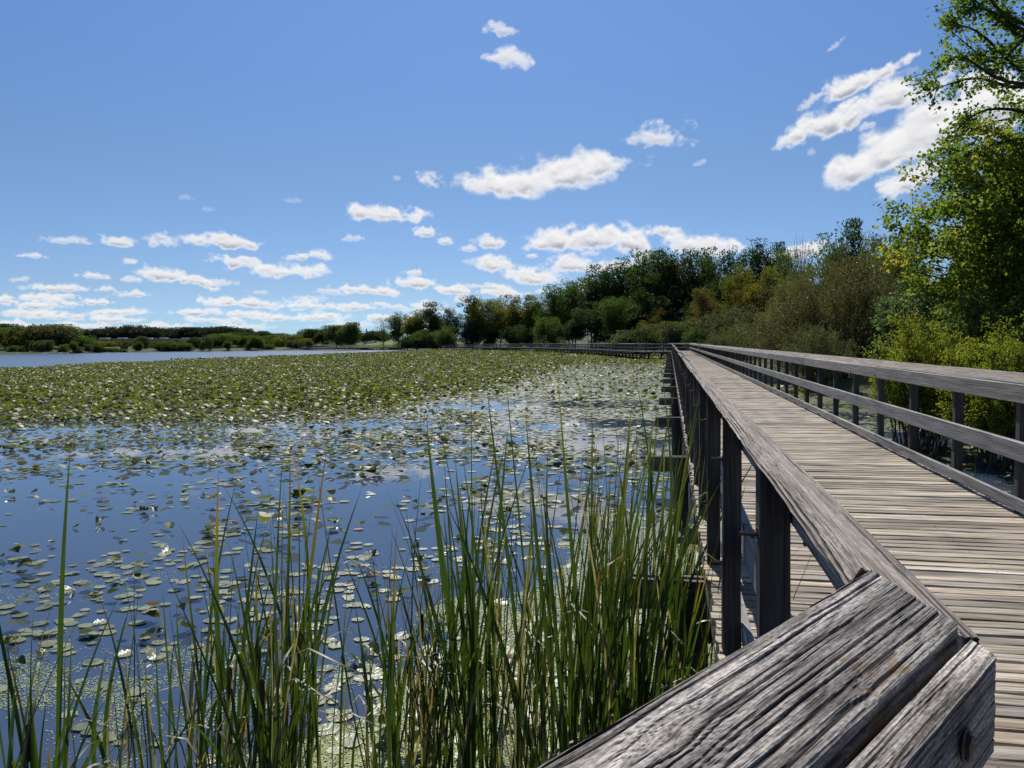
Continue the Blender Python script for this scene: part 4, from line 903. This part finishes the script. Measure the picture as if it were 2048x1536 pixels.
# individuals: the largest ones in view
ind = []
while len(ind) < 300:
    Y = math.sqrt(rp.uniform(4.3**2, 13.2**2)); X = rp.uniform(-.70, .30)*Y
    if walk_v(X, Y) > .05 or rp.random() > float(dens(np.array([X]), np.array([Y]))[0])*1.0: continue
    if any((X-a)**2+(Y-b)**2 < .12**2 for a, b in ind): continue
    ind.append((X, Y))
for X, Y in ind:
    ff = float(flat_frac(np.array([X]), np.array([Y]))[0]); k = rp.random(); s = rp.uniform(.38, .82)
    kc = float(sc_noise(np.array([X*2.2]), np.array([Y*2.2]), 1, 2)[0]); ff = min(.97, ff+.35) if kc < .52 else ff*.75
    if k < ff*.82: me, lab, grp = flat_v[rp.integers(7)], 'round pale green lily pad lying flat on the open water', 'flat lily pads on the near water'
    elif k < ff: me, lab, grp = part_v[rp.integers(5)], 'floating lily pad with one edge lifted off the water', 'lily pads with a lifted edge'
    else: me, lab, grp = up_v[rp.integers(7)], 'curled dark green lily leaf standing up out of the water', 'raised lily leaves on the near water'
    o = link('lily_pad', me, None, (X, Y, .004), (rp.normal(0, .03), rp.normal(0, .03), rp.uniform(0, 6.28)), (s, s, s)); tag(o, lab, 'lily pad', grp)
def scatter(y0, y1, n, xl=.72, xr=.24):
    xr = .24 if y0 > 35 else .75; n = int(n*(xl+xr)/.96)
    Y = np.sqrt(rp.uniform(y0**2, y1**2, n)); X = rp.uniform(-xl, xr, n)*Y; v = walk_v(X, Y)
    ok = ((v < .0) | (v > 2.7))&edge_ok(X, Y)
    X, Y = X[ok], Y[ok]; ok = rp.random(len(X)) < dens(X, Y); return X[ok], Y[ok]
def inland(X, Y):
    xs = np.interp(Y, P[:60, 1], P[:60, 0]) if False else np.interp(Y, [-60, 0, 10, 20, 32, 48, 66, 88, 104, 125, 150, 190, 235, 275, 315], [6, 8, 10.5, 13, 15, 18, 22, 27, 31, 30, 27, 20, 6, -6, -30])
    return X > xs-.3
def pads_np(X, Y, flat, size, nv=6, ht=.11):
    n = len(X); th = rp.uniform(0, 6.283, n)[:, None]+np.linspace(0, 2*math.pi, nv+1)[:-1][None]; s = (size*rp.uniform(.6, 1.3, n))[:, None]
    lx = s*np.cos(th)*1.05; ly = s*np.sin(th)*rp.uniform(.8, 1, n)[:, None]
    nr = sstep(32, 22, Y); tilt = np.where(flat, rp.normal(0, .03, n), rp.uniform(.05, .9, n)*(1-.45*nr)+.1*(1-nr)); ta = rp.uniform(0, 6.283, n); cup = np.where(flat, 0, rp.uniform(.3, 2.4, n)*(1+2.2*nr))
    a = lx*np.cos(ta)[:, None]+ly*np.sin(ta)[:, None]; b = -lx*np.sin(ta)[:, None]+ly*np.cos(ta)[:, None]
    z = a*np.sin(tilt)[:, None]+cup[:, None]*b**2; a = a*np.cos(tilt)[:, None]
    z0 = np.where(flat, .008+rp.random(n)*.006, .02+rp.random(n)*ht)[:, None]; z = z-z.min(1)[:, None]*(1 if True else 0)*np.where(flat, 0, 1)[:, None]+z0
    wx = X[:, None]+a*np.cos(ta)[:, None]-b*np.sin(ta)[:, None]; wy = Y[:, None]+a*np.sin(ta)[:, None]+b*np.cos(ta)[:, None]
    V = np.stack([wx, wy, np.maximum(z, .005)], -1).reshape(-1, 3); f = np.arange(n*nv).reshape(n, nv)
    tn = np.repeat(np.clip(rp.normal(.5, .2, n)+np.where(rp.random(n) < .05, .5, 0), 0, 1), nv)
    return V, f, tn
def clusters(n):
    Xs = []; Ys = []
    for _ in range(n):
        Y = math.sqrt(rp.uniform(9.0**2, 27**2)); X = rp.uniform(-.70, .10)*Y
        if walk_v(X, Y) > -1.2: continue
        m_ = int(rp.uniform(5, 34)); a = rp.uniform(.3, 1.3)*(.5+Y/24); b = a*rp.uniform(.25, .7)
        Xs.append(X+rp.normal(0, a*.6, m_)); Ys.append(Y+rp.normal(0, b*.6, m_))
    return np.concatenate(Xs), np.concatenate(Ys)
def build_pads(name, bands):
    Vs = {0: [], 1: []}; Fs = {0: [], 1: []}; Ts = {0: [], 1: []}; of = {0: 0, 1: 0}
    for y0, y1, n, size, nv in bands:
        X, Y = clusters(n) if y0 == 'clusters' else scatter(y0, y1, n)
        ok = ~inland(X, Y); X, Y = X[ok], Y[ok]; fl_ = rp.random(len(X)) < (.3 if y0 == 'clusters' else flat_frac(X, Y))
        for k in (0, 1):
            m_ = fl_ if k else ~fl_
            if not m_.any(): continue
            V, f, tn = pads_np(X[m_], Y[m_], np.full(m_.sum(), bool(k)), size, nv)
            Vs[k].append(V); Fs[k].append(f+of[k]); Ts[k].append(tn); of[k] += len(V)
    for k, nm, mm in ((0, 'raised_lily_leaves', L_padup), (1, 'floating_lily_leaves', L_padflat)):
        o = link(nm, mesh_np(nm, np.vstack(Vs[k]), Fs[k], mm, {'tint': np.concatenate(Ts[k])})); tag(o, kind='stuff')
        tag(o, 'mass of green lily leaves standing above the water across the pond' if k == 0 else 'sheet of pale lily pads floating beside the boardwalk and across the pond')
build_pads('x', [('clusters', 0, 85, .085, 8), (4.3, 13.2, 1900, .058, 9), (13.2, 22, 8000, .078, 8), (22, 40, 40000, .092, 6), (40, 70, 90000, .09, 5), (70, 130, 130000, .115, 4), (130, 290, 130000, .20, 4)])

# duckweed ----------------------------------------------------------
def duck(n, y0, y1, mask, size):
    Y = rp.uniform(y0, y1, n); X = rp.uniform(-.72, .55, n)*Y; ok = rp.random(n) < mask(X, Y); X, Y = X[ok], Y[ok]; n = len(X)
    th = rp.uniform(0, 6.283, n)[:, None]+np.linspace(0, 2*math.pi, 5)[:-1][None]; s = (size*rp.uniform(.5, 1.35, n))[:, None]
    V = np.stack([X[:, None]+s*np.cos(th), Y[:, None]+s*np.sin(th)*.8, .003+.004*rp.random((n, 1))+.002*rp.random((n, 4))], -1).reshape(-1, 3)
    return V, np.arange(n*4).reshape(n, 4), np.repeat(np.clip(rp.normal(.5, .18, n), 0, 1), 4)
def weed_mask(X, Y):
    n = fbm(X*1.6+9, Y*1.6, 5, 1, .6); v = walk_v(X, Y)
    m = np.exp(-(((X-.35)/1.45)**4+((Y-5.9)/2.0)**4))
    m = np.maximum(m, np.exp(-(((v+.3)/1.0)**4+((Y-7.6)/3.6)**4))*1.15)
    m = np.maximum(m, np.exp(-(((X+.55)/.8)**4+((Y-4.6)/.8)**4))*.8)
    d = sstep(.36, .46, n*.8+m*.55-.36)
    sparse = (.02+.30*sstep(.56, .68, n))*sstep(9.0, 5.5, Y)*sstep(.40, .55, n)
    right = np.where(v > 2.6, sstep(.36, .5, fbm(X*.9, Y*.9, 4, 3))*.6*sstep(24, 10, Y), 0)
    return np.maximum(np.maximum(d*(v < .9), sparse), right)
V, f_, tn = duck(900000, 4.0, 12, weed_mask, .0058)
o = link('duckweed', mesh_np('duckweed', V, f_, L_weed, {'tint': tn})); tag(o, 'pale green duckweed scum on the water among the reeds', kind='stuff')

# ------------------------------------------------------------------ cattails
def blade_mesh(seed, L, wd, bend, mat_, twist=.6, kink=None):
    r = np.random.default_rng(seed); n = 11; t = np.linspace(0, 1, n); a = r.uniform(0, 6.283); dx, dy = math.cos(a), math.sin(a)
    off_ = bend*t**2.4*L; z = L*t-.5*bend**2*t**3*L
    if kink:
        kt, kl = kink; m_ = t > kt; base_o, base_z = np.interp(kt, t, off_), np.interp(kt, t, z); tt = (t-kt)*L
        ang = np.clip((t-kt)/(1-kt), 0, 1)*kl; off_ = np.where(m_, base_o+tt*np.sin(np.minimum(ang*1.4, 2.6)), off_); z = np.where(m_, base_z+tt*np.cos(np.minimum(ang*1.4, 2.6)), z)
    cx = off_*dx+.012*np.sin(t*5+seed); cy = off_*dy+.012*np.cos(t*4+seed)
    w_ = wd*np.where(t < .55, .75+.25*t/.55, np.clip((1-t)/.45, 0, 1)**.75)+.0006; pa = a+1.57+twist*t*r.uniform(-1, 1)+r.uniform(-.8, .8)
    px_, py_ = np.cos(pa), np.sin(pa); f_ = w_*.22
    V = np.concatenate([np.stack([cx-px_*w_/2, cy-py_*w_/2, z], 1), np.stack([cx-py_*f_, cy+px_*f_, z], 1), np.stack([cx+px_*w_/2, cy+py_*w_/2, z], 1)])
    i = np.arange(n-1); q = np.concatenate([np.stack([i, i+1, n+i+1, n+i], 1), np.stack([n+i, n+i+1, 2*n+i+1, 2*n+i], 1)])
    return mesh_np('leaf', V, q, mat_, {'along': np.tile(t, 3)}, smooth=True)
BL = [blade_mesh(i, 1.9, .021, [0.03, .08, .12, .18, .05, .25, .1, .02, .3, .15, .06, .1, .2, .04][i], M_blade if i % 5 not in (1,) else M_blade2) for i in range(14)]
BK = [blade_mesh(30+i, 1.7, .02, .1, M_blade2, kink=(.55+.1*i, 1.4)) for i in range(3)]
BD = [blade_mesh(50+i, 1.1, .015, .25, M_straw, kink=(.4+.08*i, 1.6)) for i in range(4)]
STRAW = blade_mesh(71, 1.9, .012, .06, M_straw)
sv, sq = tube([(0, 0, 0), (.01, 0, .7), (.0, .01, 1.35)], [.006, .005, .003], 6); STALK = mesh_np('stalk', sv, sq, M_blade2, {'along': np.linspace(0, .6, len(sv))}, smooth=True)
hv, hq = tube([(0, 0, 0), (0, 0, .012), (0, 0, .08), (0, 0, .15), (0, 0, .165), (0, 0, .166)], [.004, .010, .0125, .0115, .006, .001], 10); HEAD = mesh_np('seed_head', hv, hq, M_spike, smooth=True)
ct = random.Random(99)
def cattail(X, Y, n, h, lean, label, group, head=False, dry=0, name='cattail_plant'):
    root = empty(name, (X, Y, 0), label, 'cattail', group)
    for k in range(n):
        me = ct.choice(BL) if ct.random() > .13 else ct.choice(BK); s = h/1.9*ct.uniform(.62, 1.05)
        link('leaf', me, root, (ct.gauss(0, .03), ct.gauss(0, .03), -.05), (ct.gauss(0, .05), lean+ct.gauss(0, .07), ct.uniform(-.6, .6)+(math.pi if ct.random() < .5 else 0)*0), (ct.uniform(.65, 1.15),)*2+(s,))
    for k in range(dry):
        link('dry_leaf', ct.choice(BD), root, (ct.gauss(0, .05), ct.gauss(0, .05), -.03), (ct.gauss(0, .15), lean+ct.gauss(0, .2), ct.uniform(0, 6.28)), (1, 1, ct.uniform(.5, 1.1)))
    if ct.random() < .35: link('dry_leaf', STRAW, root, (ct.gauss(0, .04), ct.gauss(0, .04), -.03), (ct.gauss(0, .08), lean+ct.gauss(0, .1), ct.uniform(0, 6.28)), (1, 1, h/1.9*ct.uniform(.5, .95)))
    if head:
        st = link('stalk', STALK, root, (.02, .01, 0), (0, lean*.5, 0), (1, 1, head)); link('seed_head', HEAD, st, (0, 0.01, 1.34), None, (1, 1, 1/head))
    return root
def clump(n, xr, yr, hr, nl, lean, label, group, ytop=None, heads=(), dry=.7):
    for i in range(n):
        x = ct.uniform(*xr); Y = ct.uniform(*yr); X = (x-1024)/F*Y
        cattail(X, Y, ct.randint(*nl), ct.uniform(*hr), (lean if not callable(lean) else lean(x))+ct.gauss(0, .03), label, group, head=.55 if i in heads else False, dry=ct.choice((1, 1, 2)) if ct.random() < dry else 0)
clump(56, (878, 1340), (3.4, 5.2), (1.7, 2.42), (3, 6), lambda x: .02+.10*(x-1050)/300, 'tall green cattail in the dense middle stand beside the boardwalk', 'dense middle cattail stand', heads=(3, 17))
clump(10, (1290, 1430), (3.6, 5.6), (1.4, 1.8), (4, 6), .16, 'cattail leaning towards the railing posts', 'cattails leaning on the railing')
clump(13, (690, 870), (3.5, 4.8), (1.05, 1.85), (3, 6), .05, 'shorter cattail at the left edge of the dense stand', 'short cattails left of the dense stand', heads=(2,), dry=.7)
clump(21, (385, 640), (3.1, 4.6), (1.35, 2.12), (3, 5), .06, 'cattail in the loose stand left of the middle', 'loose cattail stand left of the middle', heads=(4, 9))
clump(10, (180, 390), (3.2, 4.2), (.95, 1.5), (2, 4), .05, 'thin low cattail in the sparse patch near the left', 'sparse cattails near the left', dry=.6)
clump(7, (-40, 60), (2.7, 3.5), (1.0, 1.5), (4, 6), .08, 'cattail in the corner clump at the far left', 'corner cattail clump', heads=(2,))
# single blades the photograph shows clearly
def single(x, ytip, xb, Y, label, lean_dir=1, me=0, w=1.3):
    tip = at(x, ytip, Y); xb_ = (xb-1024)/F*Y; root = empty('cattail_plant', (xb_, Y, 0), label, 'cattail')
    h = tip.z; ang = math.atan2(tip.x-xb_, h); link('leaf', BL[me], root, (0, 0, -.02), (0, ang, 0), (w, w, math.hypot(h, tip.x-xb_)/1.9))
    link('leaf', BL[(me+7) % 14], root, (.03, .02, -.02), (.05, ang*.6, 1), (1, 1, h*.6/1.9))
single(170, 880, 40, 3.3, 'tall single cattail blade leaning right with a brown tip, over open water', me=7)
single(8, 1015, 20, 3.2, 'single cattail blade with a drooping tip at the left edge', me=0)
single(460, 935, 395, 3.7, 'tall thin cattail blade with a yellow tip above the loose stand', me=7)
single(575, 945, 760, 3.6, 'long cattail blade slanting across the loose stand to the left', me=10)
single(830, 905, 790, 3.9, 'upright dark cattail blade between the two stands', me=13)
single(868, 812, 905, 4.4, 'tallest thin cattail blade at the left edge of the dense stand', me=7)
ar = empty('dry_cattail', (1.0, 3.6, 0), 'arched bleached cattail blade in front of the dark boardwalk beam', 'cattail')
a0 = at(1395, 1460, 3.9); ar.location = (a0.x, a0.y, 0)
pts = [at(1393, 1536, 3.9), at(1378, 1400, 3.9), at(1370, 1300, 3.9), at(1382, 1250, 3.9), at(1415, 1238, 3.9), at(1450, 1248, 3.9), at(1475, 1258, 3.9)]
Pn = np.array([tuple(p-ar.location) for p in pts]); tt = np.linspace(0, 1, 22); Pn = np.stack([np.interp(tt, np.linspace(0, 1, 7), Pn[:, k]) for k in range(3)], 1)
for _ in range(2): Pn[1:-1] = (Pn[:-2]+Pn[1:-1]*2+Pn[2:])/4
w_ = .007*np.clip((1-tt)*2.2, .08, 1); V = np.vstack([Pn+np.stack([w_*.4, w_*.9, w_*.3], 1), Pn-np.stack([w_*.4, w_*.9, w_*.3], 1)]); i = np.arange(21)
link('leaf', mesh_np('leaf', V, np.stack([i, i+1, 23+i, 22+i], 1), M_straw, {'along': np.tile(tt, 2)}, smooth=True), ar)
for i in range(14):
    Y = ct.uniform(7.5, 12); v = ct.uniform(3.0, 5.2); p = UH*(Y)+VH*v
    cattail(p.x, p.y, ct.randint(3, 5), ct.uniform(.8, 1.25), ct.gauss(0, .08), 'thin green cattail in the shade behind the bank railing', 'cattails behind the bank railing')
